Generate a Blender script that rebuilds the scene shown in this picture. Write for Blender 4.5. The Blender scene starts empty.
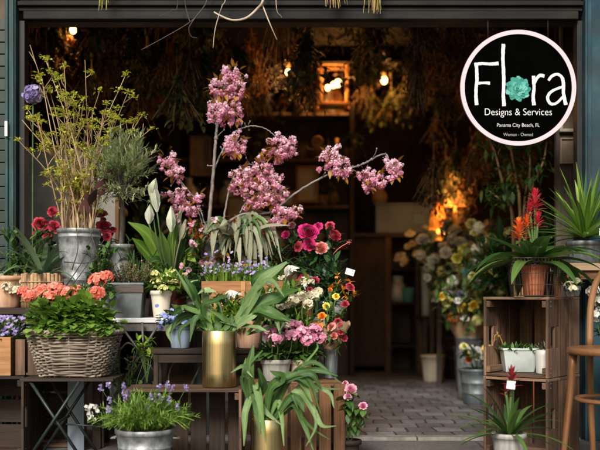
import bpy, math, random
from mathutils import Vector, Matrix, noise
R = random.Random(7)
F, HZ, CAMZ = 1000.0, 295.0, 0.72
PI = math.pi
scene = bpy.context.scene
COL = scene.collection
UP = Vector((0, 0, 1))

def P(px, py, Y):
    """world point seen at that spot of the photograph, Y metres in front of the camera"""
    return Vector(((px - 300) * Y / F, Y, CAMZ - (py - HZ) * Y / F))

def X(px, Y): return (px - 300) * Y / F
def Z(py, Y): return CAMZ - (py - HZ) * Y / F
def V(x, y, z): return Vector((x, y, z))
def rv(s=1.0): return V(R.uniform(-s, s), R.uniform(-s, s), R.uniform(-s, s))
def rdir():
    z = R.uniform(-1, 1); a = R.uniform(0, 2 * PI); q = math.sqrt(1 - z * z)
    return V(q * math.cos(a), q * math.sin(a), z)
def rotz(a): return Matrix.Rotation(a, 3, 'Z')

# ------------------------------------------------------------------ materials
def lin(c):
    return tuple((x / 12.92 if x <= .04045 else ((x + .055) / 1.055) ** 2.4) for x in c)

def mat(name, c1, c2, c3=None, rough=.6, scale=12., stretch=(1, 1, 1), bump=0., bscale=None, metal=0.,
        transl=0., coat=0., usev=.5, detail=6., spec=.5, rib=0., dirt=0., rvar=.1, sheen=0.):
    m = bpy.data.materials.new(name); m.use_nodes = True
    nt = m.node_tree; N = nt.nodes; Lk = nt.links
    bs = N['Principled BSDF']; out = N['Material Output']
    at = N.new('ShaderNodeAttribute'); at.attribute_name = 'g'
    mp = N.new('ShaderNodeMapping'); mp.inputs['Scale'].default_value = stretch
    Lk.new(at.outputs['Vector'], mp.inputs['Vector'])
    nz = N.new('ShaderNodeTexNoise'); nz.inputs['Scale'].default_value = scale; nz.inputs['Detail'].default_value = detail
    nz.inputs['Roughness'].default_value = .62
    Lk.new(mp.outputs['Vector'], nz.inputs['Vector'])
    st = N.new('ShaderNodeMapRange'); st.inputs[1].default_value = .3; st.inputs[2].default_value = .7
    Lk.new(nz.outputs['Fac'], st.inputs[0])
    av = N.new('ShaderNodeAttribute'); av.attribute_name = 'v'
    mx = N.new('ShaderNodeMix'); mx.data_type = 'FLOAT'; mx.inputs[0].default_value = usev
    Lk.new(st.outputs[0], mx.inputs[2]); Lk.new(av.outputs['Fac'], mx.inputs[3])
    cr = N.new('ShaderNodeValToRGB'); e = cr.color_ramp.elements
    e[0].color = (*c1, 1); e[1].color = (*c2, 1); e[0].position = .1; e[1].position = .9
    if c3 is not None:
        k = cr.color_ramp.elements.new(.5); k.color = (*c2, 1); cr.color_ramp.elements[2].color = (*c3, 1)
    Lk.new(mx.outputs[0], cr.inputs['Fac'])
    colout = cr.outputs['Color']
    if rib:                                   # pale midrib and fine side veins from the leaf coordinates
        sx = N.new('ShaderNodeSeparateXYZ'); Lk.new(at.outputs['Vector'], sx.inputs[0])
        ab = N.new('ShaderNodeMath'); ab.operation = 'ABSOLUTE'; Lk.new(sx.outputs['Y'], ab.inputs[0])
        mr = N.new('ShaderNodeMapRange'); mr.inputs[1].default_value = 0; mr.inputs[2].default_value = .22
        mr.inputs[3].default_value = rib; mr.inputs[4].default_value = 0
        Lk.new(ab.outputs[0], mr.inputs[0])
        m2 = N.new('ShaderNodeMix'); m2.data_type = 'RGBA'
        Lk.new(mr.outputs[0], m2.inputs[0]); Lk.new(colout, m2.inputs[6])
        m2.inputs[7].default_value = (min(1, c2[0] * 2 + .08), min(1, c2[1] * 1.6 + .08), min(1, c2[2] * 1.5 + .04), 1)
        colout = m2.outputs[2]
    if dirt:
        tc = N.new('ShaderNodeTexCoord')
        n2 = N.new('ShaderNodeTexNoise'); n2.inputs['Scale'].default_value = 5; n2.inputs['Detail'].default_value = 8
        Lk.new(tc.outputs['Object'], n2.inputs['Vector'])
        mr = N.new('ShaderNodeMapRange'); mr.inputs[1].default_value = .42; mr.inputs[2].default_value = .72
        mr.inputs[3].default_value = 0; mr.inputs[4].default_value = dirt
        Lk.new(n2.outputs['Fac'], mr.inputs[0])
        m2 = N.new('ShaderNodeMix'); m2.data_type = 'RGBA'
        Lk.new(mr.outputs[0], m2.inputs[0]); Lk.new(colout, m2.inputs[6]); m2.inputs[7].default_value = (.035, .028, .02, 1)
        colout = m2.outputs[2]
    Lk.new(colout, bs.inputs['Base Color'])
    rr = N.new('ShaderNodeMapRange'); rr.inputs[3].default_value = max(.05, rough - rvar); rr.inputs[4].default_value = min(1, rough + rvar)
    Lk.new(nz.outputs['Fac'], rr.inputs[0]); Lk.new(rr.outputs[0], bs.inputs['Roughness'])
    bs.inputs['Metallic'].default_value = metal
    bs.inputs['Specular IOR Level'].default_value = spec
    bs.inputs['Coat Weight'].default_value = coat
    bs.inputs['Sheen Weight'].default_value = sheen
    if bump:
        bp = N.new('ShaderNodeBump'); bp.inputs['Strength'].default_value = bump; bp.inputs['Distance'].default_value = .004
        if bscale:
            n3 = N.new('ShaderNodeTexNoise'); n3.inputs['Scale'].default_value = bscale; n3.inputs['Detail'].default_value = 5
            Lk.new(mp.outputs['Vector'], n3.inputs['Vector']); Lk.new(n3.outputs['Fac'], bp.inputs['Height'])
        else:
            Lk.new(nz.outputs['Fac'], bp.inputs['Height'])
        Lk.new(bp.outputs['Normal'], bs.inputs['Normal'])
    if transl:
        tr = N.new('ShaderNodeBsdfTranslucent'); Lk.new(colout, tr.inputs['Color'])
        ms = N.new('ShaderNodeMixShader'); ms.inputs[0].default_value = transl
        Lk.new(bs.outputs[0], ms.inputs[1]); Lk.new(tr.outputs[0], ms.inputs[2]); Lk.new(ms.outputs[0], out.inputs['Surface'])
    return m

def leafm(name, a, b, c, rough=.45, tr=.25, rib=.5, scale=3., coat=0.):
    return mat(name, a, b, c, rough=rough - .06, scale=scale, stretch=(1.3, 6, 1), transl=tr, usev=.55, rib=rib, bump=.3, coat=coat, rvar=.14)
def petm(name, a, b, c=None, tr=.3, rough=.6):
    return mat(name, a, b, c, rough=rough, scale=4., transl=tr, usev=.7, sheen=.1, spec=.25)
def woodm(name, a, b, c, rough=.7, dirt=.4):
    return mat(name, a, b, c, rough=rough, scale=3., stretch=(1.6, 26, 26), usev=.5, bump=.5, dirt=dirt, spec=.3)
def glass_shade(name, c1, c2, s):
    m = bpy.data.materials.new(name); m.use_nodes = True; N = m.node_tree.nodes; L = m.node_tree.links; b = N['Principled BSDF']
    tc = N.new('ShaderNodeTexCoord'); vo = N.new('ShaderNodeTexVoronoi'); vo.inputs['Scale'].default_value = 30; L.new(tc.outputs['Object'], vo.inputs['Vector'])
    cr = N.new('ShaderNodeValToRGB'); cr.color_ramp.elements[0].color = (*c1, 1); cr.color_ramp.elements[1].color = (*c2, 1); L.new(vo.outputs['Color'], cr.inputs[0])
    L.new(cr.outputs[0], b.inputs['Emission Color']); L.new(cr.outputs[0], b.inputs['Base Color']); b.inputs['Emission Strength'].default_value = s; return m
def glow(name, col, s):
    m = bpy.data.materials.new(name); m.use_nodes = True; b = m.node_tree.nodes['Principled BSDF']
    b.inputs['Base Color'].default_value = (*col, 1); b.inputs['Emission Color'].default_value = (*col, 1); b.inputs['Emission Strength'].default_value = s
    return m

M = {}
M['leaf'] = leafm('leaf_green', (.014, .045, .010), (.048, .12, .022), (.15, .255, .055))
M['leaf_bright'] = leafm('leaf_bright', (.04, .11, .012), (.13, .26, .03), (.30, .44, .08), tr=.3)
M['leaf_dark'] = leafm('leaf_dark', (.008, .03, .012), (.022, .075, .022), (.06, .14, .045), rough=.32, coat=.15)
M['leaf_fern'] = leafm('leaf_staghorn', (.012, .042, .008), (.048, .125, .022), (.22, .36, .11), rough=.55, rib=.35, tr=.25)
M['leaf_fern_pale'] = leafm('leaf_staghorn_pale', (.035, .09, .02), (.13, .23, .07), (.40, .50, .26), rough=.6, rib=.35, tr=.25)
M['leaf_agave'] = leafm('leaf_agave', (.035, .085, .04), (.10, .17, .085), (.24, .33, .2), rough=.4, rib=.15)
M['leaf_olive'] = leafm('leaf_olive', (.13, .20, .06), (.32, .40, .17), (.60, .64, .40), rough=.5, rib=.2, tr=.4)
M['leaf_yucca'] = leafm('leaf_yucca', (.03, .085, .012), (.12, .25, .028), (.36, .52, .10), rough=.36, rib=.3)
M['leaf_pale'] = leafm('leaf_pale', (.09, .10, .05), (.22, .23, .14), (.42, .42, .31), rough=.6, rib=.15)
M['leaf_bronze'] = leafm('leaf_bronze', (.16, .06, .008), (.34, .15, .02), (.5, .28, .05), rib=.1, tr=.35)
M['bud'] = leafm('bud_green', (.36, .38, .03), (.62, .62, .07), (.78, .76, .2), rib=0, tr=.4)
M['moss'] = leafm('moss_lime', (.14, .28, .02), (.26, .44, .03), (.45, .58, .08), rib=.2, tr=.35)
M['dry_brown'] = mat('dried_brown', (.012, .007, .004), (.045, .024, .012), (.10, .055, .028), usev=.8, transl=.1)
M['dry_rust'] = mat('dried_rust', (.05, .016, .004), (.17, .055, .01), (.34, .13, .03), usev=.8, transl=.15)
M['dry_olive'] = mat('dried_olive', (.012, .02, .006), (.045, .065, .016), (.12, .14, .045), usev=.8, transl=.2)
M['dry_white'] = mat('dried_white', (.16, .14, .13), (.32, .28, .26), (.45, .42, .4), usev=.8, transl=.2)
M['dry_plum'] = mat('dried_plum', (.03, .012, .012), (.09, .03, .03), (.16, .07, .06), usev=.8, transl=.15)
M['straw'] = mat('straw', (.30, .17, .04), (.52, .33, .09), (.62, .5, .2), usev=.8, transl=.2)
M['stem'] = mat('stem_green', (.04, .08, .02), (.09, .15, .04), usev=.5, rough=.6)
M['twig'] = mat('twig_tan', (.14, .085, .04), (.31, .20, .10), (.45, .33, .19), usev=.6, scale=25, bump=.3)
M['bark'] = mat('bark_grey', (.07, .06, .055), (.17, .15, .135), (.28, .25, .22), usev=.3, scale=30, bump=.5)
M['bark_dark'] = mat('bark_dark', (.03, .022, .016), (.075, .055, .042), usev=.4, scale=25, bump=.4)
M['pale_branch'] = mat('pale_branch', (.22, .17, .12), (.42, .34, .25), (.52, .45, .36), usev=.3, scale=25, bump=.4)
M['cherry'] = petm('cherry_petal', (.78, .28, .46), (.90, .54, .68), (.95, .82, .87), tr=.5)
M['coral'] = petm('coral_petal', (.74, .12, .08), (.87, .26, .18), (.92, .52, .42))
M['pink'] = petm('pink_petal', (.62, .14, .30), (.80, .34, .50), (.88, .62, .70))
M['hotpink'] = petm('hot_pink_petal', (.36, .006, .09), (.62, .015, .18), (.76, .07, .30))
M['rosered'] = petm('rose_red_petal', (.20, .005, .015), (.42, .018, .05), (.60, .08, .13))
M['salmon'] = petm('salmon_petal', (.62, .10, .10), (.78, .25, .22), (.86, .42, .36))
M['orange'] = petm('orange_petal', (.75, .15, .01), (.88, .30, .02), (.92, .46, .07))
M['yellow'] = petm('yellow_petal', (.70, .42, .02), (.86, .62, .05), (.9, .76, .2))
M['lemon'] = petm('lemon_petal', (.55, .52, .12), (.74, .72, .30), (.85, .83, .5))
M['cream'] = petm('cream_petal', (.62, .55, .36), (.78, .73, .55), (.87, .84, .72))
M['white'] = petm('white_petal', (.66, .66, .58), (.8, .8, .75), (.88, .88, .85))
M['lilac'] = petm('lilac_petal', (.20, .15, .40), (.36, .29, .56), (.55, .49, .72))
M['blue'] = petm('blue_petal', (.10, .13, .42), (.22, .28, .6), (.42, .48, .75))
M['spathe'] = leafm('white_spathe', (.50, .56, .38), (.72, .75, .62), (.86, .86, .80), rough=.5, rib=.15, tr=.35)
M['teal'] = petm('teal_petal', (.05, .25, .24), (.12, .42, .40), (.3, .6, .56))
M['broms_red'] = petm('bromeliad_red', (.42, .01, .03), (.68, .03, .06), (.8, .12, .12), rough=.4)
M['broms_orange'] = petm('bromeliad_orange', (.72, .06, .01), (.85, .15, .02), (.9, .32, .06), rough=.4)
M['broms_dark'] = petm('bromeliad_crimson', (.16, .004, .012), (.30, .012, .025), (.42, .04, .05), rough=.4)
M['heather'] = petm('heather', (.16, .06, .04), (.32, .16, .11), (.5, .33, .25))
M['zinc'] = mat('galvanised_zinc', (.15, .165, .175), (.29, .31, .32), (.44, .46, .465), rough=.5, scale=6, stretch=(1, 4, 1), metal=.5, usev=.1, bump=.2, dirt=.45, rvar=.2)
M['zinc_pale'] = mat('pale_zinc', (.34, .39, .38), (.46, .52, .50), (.58, .62, .6), rough=.55, scale=5, metal=.25, usev=.15, bump=.1, dirt=.3)
M['zinc_dark'] = mat('slate_zinc', (.06, .07, .08), (.12, .14, .15), (.19, .21, .22), rough=.5, scale=6, metal=.3, usev=.1, bump=.1, dirt=.3)
M['brass'] = mat('brushed_brass', (.46, .34, .14), (.62, .48, .23), (.74, .62, .36), rough=.3, scale=6, stretch=(26, .6, 1), metal=1., usev=.1, bump=.05, dirt=.15)
M['terracotta'] = mat('terracotta', (.30, .075, .03), (.42, .12, .05), (.52, .2, .1), rough=.85, scale=6, usev=.1, bump=.25, dirt=.45)
M['terracotta_pale'] = mat('pale_terracotta', (.42, .22, .12), (.55, .32, .2), (.62, .42, .3), rough=.85, scale=6, usev=.1, bump=.2, dirt=.3)
M['ceramic_cream'] = mat('cream_ceramic', (.62, .57, .46), (.74, .69, .58), rough=.35, scale=4, usev=.1, dirt=.15)
M['ceramic_grey'] = mat('grey_ceramic', (.24, .23, .22), (.33, .32, .3), (.42, .41, .39), rough=.6, scale=6, usev=.1, bump=.15, dirt=.3)
M['ceramic_beige'] = mat('beige_ceramic', (.42, .34, .24), (.52, .44, .33), rough=.6, scale=6, usev=.1, bump=.1, dirt=.3)
M['ceramic_red'] = mat('oxblood_ceramic', (.10, .012, .012), (.17, .025, .022), rough=.3, scale=4, usev=.1, dirt=.15)
M['ceramic_blue'] = mat('blue_grey_ceramic', (.16, .22, .30), (.26, .33, .42), rough=.4, scale=5, usev=.1, dirt=.2)
M['bamboo'] = mat('bamboo', (.20, .11, .05), (.36, .22, .11), (.46, .31, .17), rough=.6, scale=4, stretch=(12, 1.5, 1), usev=.35, bump=.3, dirt=.3)
M['wicker'] = mat('wicker', (.075, .055, .042), (.22, .175, .135), (.42, .36, .29), rough=.8, scale=30, usev=.75, bump=.4, dirt=.5)
M['soil'] = mat('soil', (.012, .008, .005), (.035, .024, .016), rough=.95, scale=60, bump=1., usev=.2)
M['wood_crate'] = woodm('crate_wood', (.028, .015, .009), (.12, .064, .038), (.27, .165, .105), dirt=.65)
M['wood_dark'] = woodm('dark_wood', (.008, .005, .004), (.026, .016, .011), (.055, .035, .023), dirt=.4)
M['wood_orange'] = woodm('orange_wood', (.20, .085, .03), (.38, .185, .075), (.52, .29, .14), dirt=.35)
M['wood_mid'] = woodm('mid_wood', (.07, .03, .013), (.20, .095, .04), (.36, .19, .09), dirt=.5)
M['wood_pale'] = woodm('pale_wood', (.24, .16, .09), (.38, .27, .16), (.48, .37, .25), dirt=.35)
M['wood_bent'] = woodm('bentwood', (.09, .035, .015), (.19, .085, .035), (.27, .14, .06), rough=.38, dirt=.2)
M['wood_black'] = woodm('black_brown_wood', (.022, .017, .0145), (.07, .054, .045), (.13, .10, .085), dirt=.3)  # tone lifted to stand in for haze in the shop
M['table_white'] = mat('white_painted_board', (.50, .50, .48), (.66, .66, .64), (.76, .76, .74), rough=.6, scale=3, stretch=(1.6, 22, 22), usev=.25, bump=.2, dirt=.3)
M['iron_green'] = mat('green_black_iron', (.008, .013, .012), (.02, .03, .028), rough=.45, scale=40, bump=.15, usev=.2, metal=.2)
M['iron_grey'] = mat('grey_iron', (.09, .085, .08), (.17, .165, .155), rough=.5, scale=40, bump=.15, usev=.2, metal=.4, dirt=.4)
M['wire'] = mat('rusty_wire', (.05, .035, .025), (.12, .09, .07), rough=.6, scale=40, usev=.3, metal=.5)
M['paint_teal'] = mat('teal_paint', (.010, .034, .037), (.02, .058, .062), (.042, .092, .096), rough=.55, scale=4, stretch=(1, 1, .3), usev=.1, bump=.2, bscale=30, dirt=.55, spec=.25)
M['paint_blue'] = mat('blue_teal_paint', (.007, .030, .044), (.014, .049, .068), (.034, .085, .11), rough=.6, scale=4, stretch=(1, 1, .3), usev=.1, bump=.2, bscale=30, dirt=.55, spec=.2)
M['paint_navy'] = mat('navy_paint', (.003, .006, .010), (.006, .011, .017), rough=.5, scale=5, usev=.1, bump=.1, dirt=.3, spec=.3)
M['tile_green'] = mat('green_tile', (.007, .018, .015), (.014, .03, .026), (.024, .045, .038), rough=.45, scale=5, usev=.5, bump=.15, dirt=.4, spec=.3)
M['shutter'] = mat('grey_shutter_metal', (.0065, .007, .007), (.011, .0122, .012), (.022, .0235, .0225), rough=.65, scale=4, stretch=(.5, 6, 6), usev=.2, bump=.15, dirt=.5, metal=.1, spec=.15)  # colour darkened to carry the shade falling on the header
M['wall_dark'] = mat('dark_plaster', (.045, .032, .024), (.10, .07, .05), (.16, .11, .08), rough=.85, scale=3, usev=.1, bump=.3, dirt=.3)  # albedo raised in place of fill light and haze indoors
M['panel_cream'] = mat('cream_panel', (.24, .23, .19), (.33, .315, .27), (.40, .38, .33), rough=.8, scale=3, usev=.1, dirt=.35)
M['kraft'] = mat('kraft_paper', (.34, .21, .11), (.46, .30, .17), (.56, .39, .24), rough=.8, scale=8, usev=.3, bump=.3, transl=.15)
M['paper'] = mat('white_paper', (.66, .66, .63), (.76, .76, .73), rough=.7, scale=8, usev=.2)
M['paint_grey'] = mat('grey_box', (.15, .19, .25), (.22, .28, .36), rough=.6, scale=4, usev=.1, dirt=.3)
M['screen_blue'] = mat('blue_patch', (.02, .10, .2), (.04, .17, .3), rough=.4, usev=.1)
M['glass_dark'] = mat('dark_glass', (.010, .014, .012), (.02, .028, .022), rough=.12, usev=.3, rvar=.04)
M['porcelain'] = mat('porcelain', (.42, .41, .39), (.55, .54, .51), rough=.3, usev=.2)
M['clay_brown'] = mat('brown_clay', (.06, .03, .018), (.12, .06, .035), (.18, .10, .06), rough=.7, scale=8, usev=.2, dirt=.4)
M['ceiling_dark'] = mat('dark_brown_ceiling', (.004, .003, .0025), (.009, .006, .005), rough=.95, scale=3, usev=.1, dirt=.3, spec=.1)  # ceiling and beams in an even near-black brown
M['picture'] = mat('old_print', (.14, .09, .05), (.26, .2, .13), (.36, .32, .25), rough=.5, scale=5, usev=.1, detail=8)
M['gilt'] = mat('gilt_frame', (.16, .09, .03), (.3, .19, .07), rough=.4, scale=20, usev=.3, bump=.3, metal=.3)
M['logo_black'] = mat('black_enamel', (.0008, .0008, .0008), (.0014, .0014, .0014), rough=.9, scale=8, usev=.1, spec=0.)
M['logo_pink'] = mat('pale_pink_enamel', (.62, .45, .50), (.68, .50, .55), rough=.6, scale=8, usev=.1, spec=.1)
M['logo_white'] = mat('white_enamel', (.68, .68, .68), (.73, .73, .73), rough=.6, scale=8, usev=.1, spec=.1)
M['logo_grey'] = mat('soft_white_enamel', (.36, .36, .36), (.42, .42, .42), rough=.6, scale=8, usev=.1, spec=.1)
M['logo_teal'] = mat('mint_enamel', (.02, .15, .12), (.055, .29, .24), (.16, .44, .38), rough=.6, scale=3, usev=.8, spec=.1)
M['bulb'] = glow('lit_bulb', (1., .62, .24), 6.)
M['shade_glow'] = glass_shade('lit_lamp_shade', (.45, .09, .005), (1., .58, .10), .8)
M['shade_amber'] = glass_shade('amber_lamp_shade', (.4, .09, .005), (.9, .3, .03), .45)

# ------------------------------------------------------------------ mesh builder
def cat(pts, n):
    """smooth curve through the points"""
    p = [pts[0] * 2 - pts[1]] + list(pts) + [pts[-1] * 2 - pts[-2]]
    out = []
    k = len(pts) - 1
    for i in range(n + 1):
        t = i / n * k; j = min(int(t), k - 1); u = t - j
        a, b, c, d = p[j], p[j + 1], p[j + 2], p[j + 3]
        out.append(.5 * ((2 * b) + (c - a) * u + (2 * a - 5 * b + 4 * c - d) * u * u + (3 * b - a - 3 * c + d) * u ** 3))
    return out

def lerpl(L, t):
    k = len(L) - 1; x = t * k; j = min(int(x), k - 1); u = x - j
    return L[j] * (1 - u) + L[j + 1] * u

class MB:
    def __init__(s): s.V = []; s.G = []; s.F = []; s.A = []; s.MI = []; s.mi = 0
    def vert(s, co, g=None):
        s.V.append((co[0], co[1], co[2])); g = co if g is None else g
        s.G.append((g[0], g[1], g[2])); return len(s.V) - 1
    def face(s, idx, v=.5): s.F.append(idx); s.A.append(v); s.MI.append(s.mi)
    def grid(s, rows, grows=None, v=.5, close=False):
        ids = [[s.vert(rows[i][j], grows[i][j] if grows else None) for j in range(len(rows[i]))] for i in range(len(rows))]
        for i in range(len(rows) - 1):
            n = len(rows[i])
            for j in range(n if close else n - 1):
                k = (j + 1) % n
                s.face((ids[i][j], ids[i][k], ids[i + 1][k], ids[i + 1][j]), v)
        return ids
    def box(s, c, size, rot=None, v=None, ax=None):
        """a board: g runs along its longest side"""
        v = R.random() if v is None else v
        if ax is None: ax = max(range(3), key=lambda i: size[i])
        off = V(R.uniform(0, 9), R.uniform(0, 9), R.uniform(0, 9))
        ids = []
        for sx in (-1, 1):
            for sy in (-1, 1):
                for sz in (-1, 1):
                    l = V(sx * size[0] / 2, sy * size[1] / 2, sz * size[2] / 2)
                    q = (l[ax], l[(ax + 1) % 3], l[(ax + 2) % 3])
                    w = (rot @ l if rot is not None else l) + V(*c)
                    ids.append(s.vert(w, V(*q) + off))
        for f in ((0, 1, 3, 2), (4, 6, 7, 5), (0, 4, 5, 1), (2, 3, 7, 6), (0, 2, 6, 4), (1, 5, 7, 3)):
            s.face(tuple(ids[i] for i in f), v)
    def tube(s, pts, r, n=6, v=None, cap=True):
        v = R.random() if v is None else v
        if not isinstance(r, (list, tuple)): r = [r, r]
        m = len(pts); rows = []; gr = []
        t0 = (pts[1] - pts[0]).normalized()
        a = t0.orthogonal().normalized()
        L = 0; off = R.uniform(0, 9)
        for i in range(m):
            t = (pts[min(i + 1, m - 1)] - pts[max(i - 1, 0)])
            t = t.normalized() if t.length > 1e-9 else t0
            a = (a - t * a.dot(t)); a = a.normalized() if a.length > 1e-6 else t.orthogonal().normalized()
            b = t.cross(a); rad = lerpl(list(r), i / (m - 1))
            if i: L += (pts[i] - pts[i - 1]).length
            rows.append([pts[i] + (a * math.cos(2 * PI * j / n) + b * math.sin(2 * PI * j / n)) * rad for j in range(n)])
            gr.append([V(L + off, .02 * math.cos(2 * PI * j / n), .02 * math.sin(2 * PI * j / n) + off) for j in range(n)])
        ids = s.grid(rows, gr, v, True)
        if cap:
            s.face(tuple(reversed(ids[0])), v); s.face(tuple(ids[-1]), v)
    def lathe(s, prof, c, n=28, v=.5, sx=1., sy=1., wob=0., cap=True):
        c = V(*c); rows = []; gr = []
        ph = R.uniform(0, 9)
        for (r, z) in prof:
            rows.append([c + V(r * sx * math.cos(2 * PI * j / n) * (1 + wob * math.sin(3 * 2 * PI * j / n + ph)), r * sy * math.sin(2 * PI * j / n), z) for j in range(n)])
            gr.append([V(math.cos(2 * PI * j / n) * .5 + ph, z * 1.0 + ph, math.sin(2 * PI * j / n) * .5) for j in range(n)])
        ids = s.grid(rows, gr, v, True)
        if cap:
            s.face(tuple(reversed(ids[0])), v); s.face(tuple(ids[-1]), v)
    def leaf(s, base, d, L, W, droop=.5, n=5, fold=.25, v=None, peak=.4, side=None, shape='lance', curl=0.):
        v = R.random() if v is None else v
        d = d.normalized(); p = base.copy()
        if side is None:
            side = d.cross(UP)
            if side.length < .15: side = V(math.cos(v * 40), math.sin(v * 40), 0)
        side = (side - d * side.dot(d)).normalized()
        k = math.log(.5) / math.log(peak); rows = []; gr = []; off = R.uniform(0, 20)
        for i in range(n + 1):
            t = i / n
            if shape == 'strap': w = min(1, .55 + t * 2.2) * (1 - t ** 3.2)
            elif shape == 'round': w = math.sqrt(max(0, 1 - (2 * (t * .98 + .01) - 1) ** 2))
            else: w = math.sin(PI * (max(t, .015) ** k)) ** .8
            w = max(w, .03) * W * .5
            nr = side.cross(d)
            rows.append([p - side * w + nr * fold * w, p, p + side * w + nr * fold * w])
            gr.append([V(t + off, -1, v), V(t + off, 0, v), V(t + off, 1, v)])
            p = p + d * (L / n)
            d = (d + V(0, 0, -droop / n)).normalized()
            if curl: side = (side + nr * curl / n); 
            side = (side - d * side.dot(d)).normalized()
        s.grid(rows, gr, v)
    def ribbon(s, pts, widths, face=None, fold=.2, n=10, v=None, wave=0.):
        """a long leaf along a curve"""
        v = R.random() if v is None else v
        c = cat(pts, n); rows = []; gr = []; off = R.uniform(0, 20); ph = R.uniform(0, 6)
        face = V(0, -1, .25) if face is None else face
        for i in range(n + 1):
            t = (c[min(i + 1, n)] - c[max(i - 1, 0)]).normalized()
            sd = t.cross(face); sd = sd.normalized() if sd.length > .05 else t.orthogonal().normalized()
            nr = sd.cross(t).normalized()
            w = lerpl(widths, i / n) * .5
            wl = wave * w * math.sin(ph + i * 1.3); wr = wave * w * math.sin(ph + 2 + i * 1.1)
            rows.append([c[i] - sd * w + nr * (fold * w + wl), c[i] - sd * w * .5 + nr * (.3 * fold * w + wl * .3), c[i], c[i] + sd * w * .5 + nr * (.3 * fold * w + wr * .3), c[i] + sd * w + nr * (fold * w + wr)])
            gr.append([V(i / n * 3 + off, q, v) for q in (-1, -.5, 0, .5, 1)])
        s.grid(rows, gr, v)
    def kite(s, c, d, sd, L, W, lift, v):
        """one small petal"""
        nr = sd.cross(d)
        a = s.vert(c, V(v * 9, 0, 0)); b = s.vert(c + d * L * .6 - sd * W * .5 + nr * lift * .6, V(v * 9, -1, .6))
        t = s.vert(c + d * L + nr * lift * .9, V(v * 9, 0, 1)); e = s.vert(c + d * L * .6 + sd * W * .5 + nr * lift * .6, V(v * 9, 1, .6))
        m = s.vert(c + d * L * .62 + nr * lift * .25, V(v * 9, 0, .6))
        s.face((a, b, m), v); s.face((b, t, m), v); s.face((t, e, m), v); s.face((e, a, m), v)
    def floret(s, c, ax, r, k=5, v=None, cup=.35, wide=1.):
        v = R.random() if v is None else v
        ax = ax.normalized(); u = ax.orthogonal().normalized(); w = ax.cross(u); a0 = R.uniform(0, 6)
        for i in range(k):
            a = a0 + 2 * PI * i / k
            d = u * math.cos(a) + w * math.sin(a); sd = ax.cross(d)
            s.kite(c, d, -sd, r, r * 5.6 / k * wide, cup * r * R.uniform(.6, 1.3), min(1, max(0, v + R.uniform(-.15, .15))))
    def pom(s, c, r, n=22, v=.5, ax=None):
        """ruffled double blossom"""
        for i in range(n):
            d = rdir()
            if ax is not None: d = (d + ax * .6).normalized()
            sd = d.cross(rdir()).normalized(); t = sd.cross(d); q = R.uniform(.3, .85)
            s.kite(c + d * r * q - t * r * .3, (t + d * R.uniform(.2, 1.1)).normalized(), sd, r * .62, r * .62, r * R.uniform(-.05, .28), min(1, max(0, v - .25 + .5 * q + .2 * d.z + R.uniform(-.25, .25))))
    def rose(s, c, ax, r, layers=5, v=.5, openn=None):
        openn = R.choice((.55, .8, .95, 1.05, 1.15)) if openn is None else openn
        r *= R.uniform(.72, 1.12) * (.8 if openn < .6 else 1); v = R.uniform(.3, .72)
        ax = ax + rv(.25)
        ax = ax.normalized(); u = ax.orthogonal().normalized(); w = ax.cross(u)
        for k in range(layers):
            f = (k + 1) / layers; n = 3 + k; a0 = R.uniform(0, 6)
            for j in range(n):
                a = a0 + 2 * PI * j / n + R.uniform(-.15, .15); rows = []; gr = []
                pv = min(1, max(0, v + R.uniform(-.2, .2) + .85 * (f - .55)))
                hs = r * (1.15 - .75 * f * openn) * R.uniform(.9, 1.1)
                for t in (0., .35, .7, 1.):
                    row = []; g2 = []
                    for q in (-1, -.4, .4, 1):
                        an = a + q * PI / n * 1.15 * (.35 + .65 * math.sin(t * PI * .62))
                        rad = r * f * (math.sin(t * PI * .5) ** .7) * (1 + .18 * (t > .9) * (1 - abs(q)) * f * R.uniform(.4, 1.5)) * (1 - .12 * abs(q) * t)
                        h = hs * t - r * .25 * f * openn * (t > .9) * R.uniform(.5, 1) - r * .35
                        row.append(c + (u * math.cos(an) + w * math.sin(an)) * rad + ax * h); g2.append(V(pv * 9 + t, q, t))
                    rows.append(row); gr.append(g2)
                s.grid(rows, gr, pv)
    def ball(s, c, r, n=8, v=.5, sz=1.):
        rows = []
        for i in range(n + 1):
            th = PI * i / n
            rows.append([V(*c) + V(r * math.sin(th) * math.cos(2 * PI * j / (n * 2)), r * math.sin(th) * math.sin(2 * PI * j / (n * 2)), -r * sz * math.cos(th)) for j in range(n * 2)])
        s.grid(rows, None, v, True)
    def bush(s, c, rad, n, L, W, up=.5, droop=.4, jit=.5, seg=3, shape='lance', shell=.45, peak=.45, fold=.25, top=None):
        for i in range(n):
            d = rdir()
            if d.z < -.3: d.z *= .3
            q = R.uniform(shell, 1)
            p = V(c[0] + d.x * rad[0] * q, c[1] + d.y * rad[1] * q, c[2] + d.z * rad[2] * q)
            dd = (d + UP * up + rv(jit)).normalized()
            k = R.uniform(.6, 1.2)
            s.leaf(p, dd, L * k, W * k, droop, seg, fold, v=min(1, max(0, .35 * q + .35 * max(0, d.z) + R.uniform(-.1, .35))), peak=peak, shape=shape)  # inner and lower leaves coloured darker to paint in foliage shade

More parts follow.
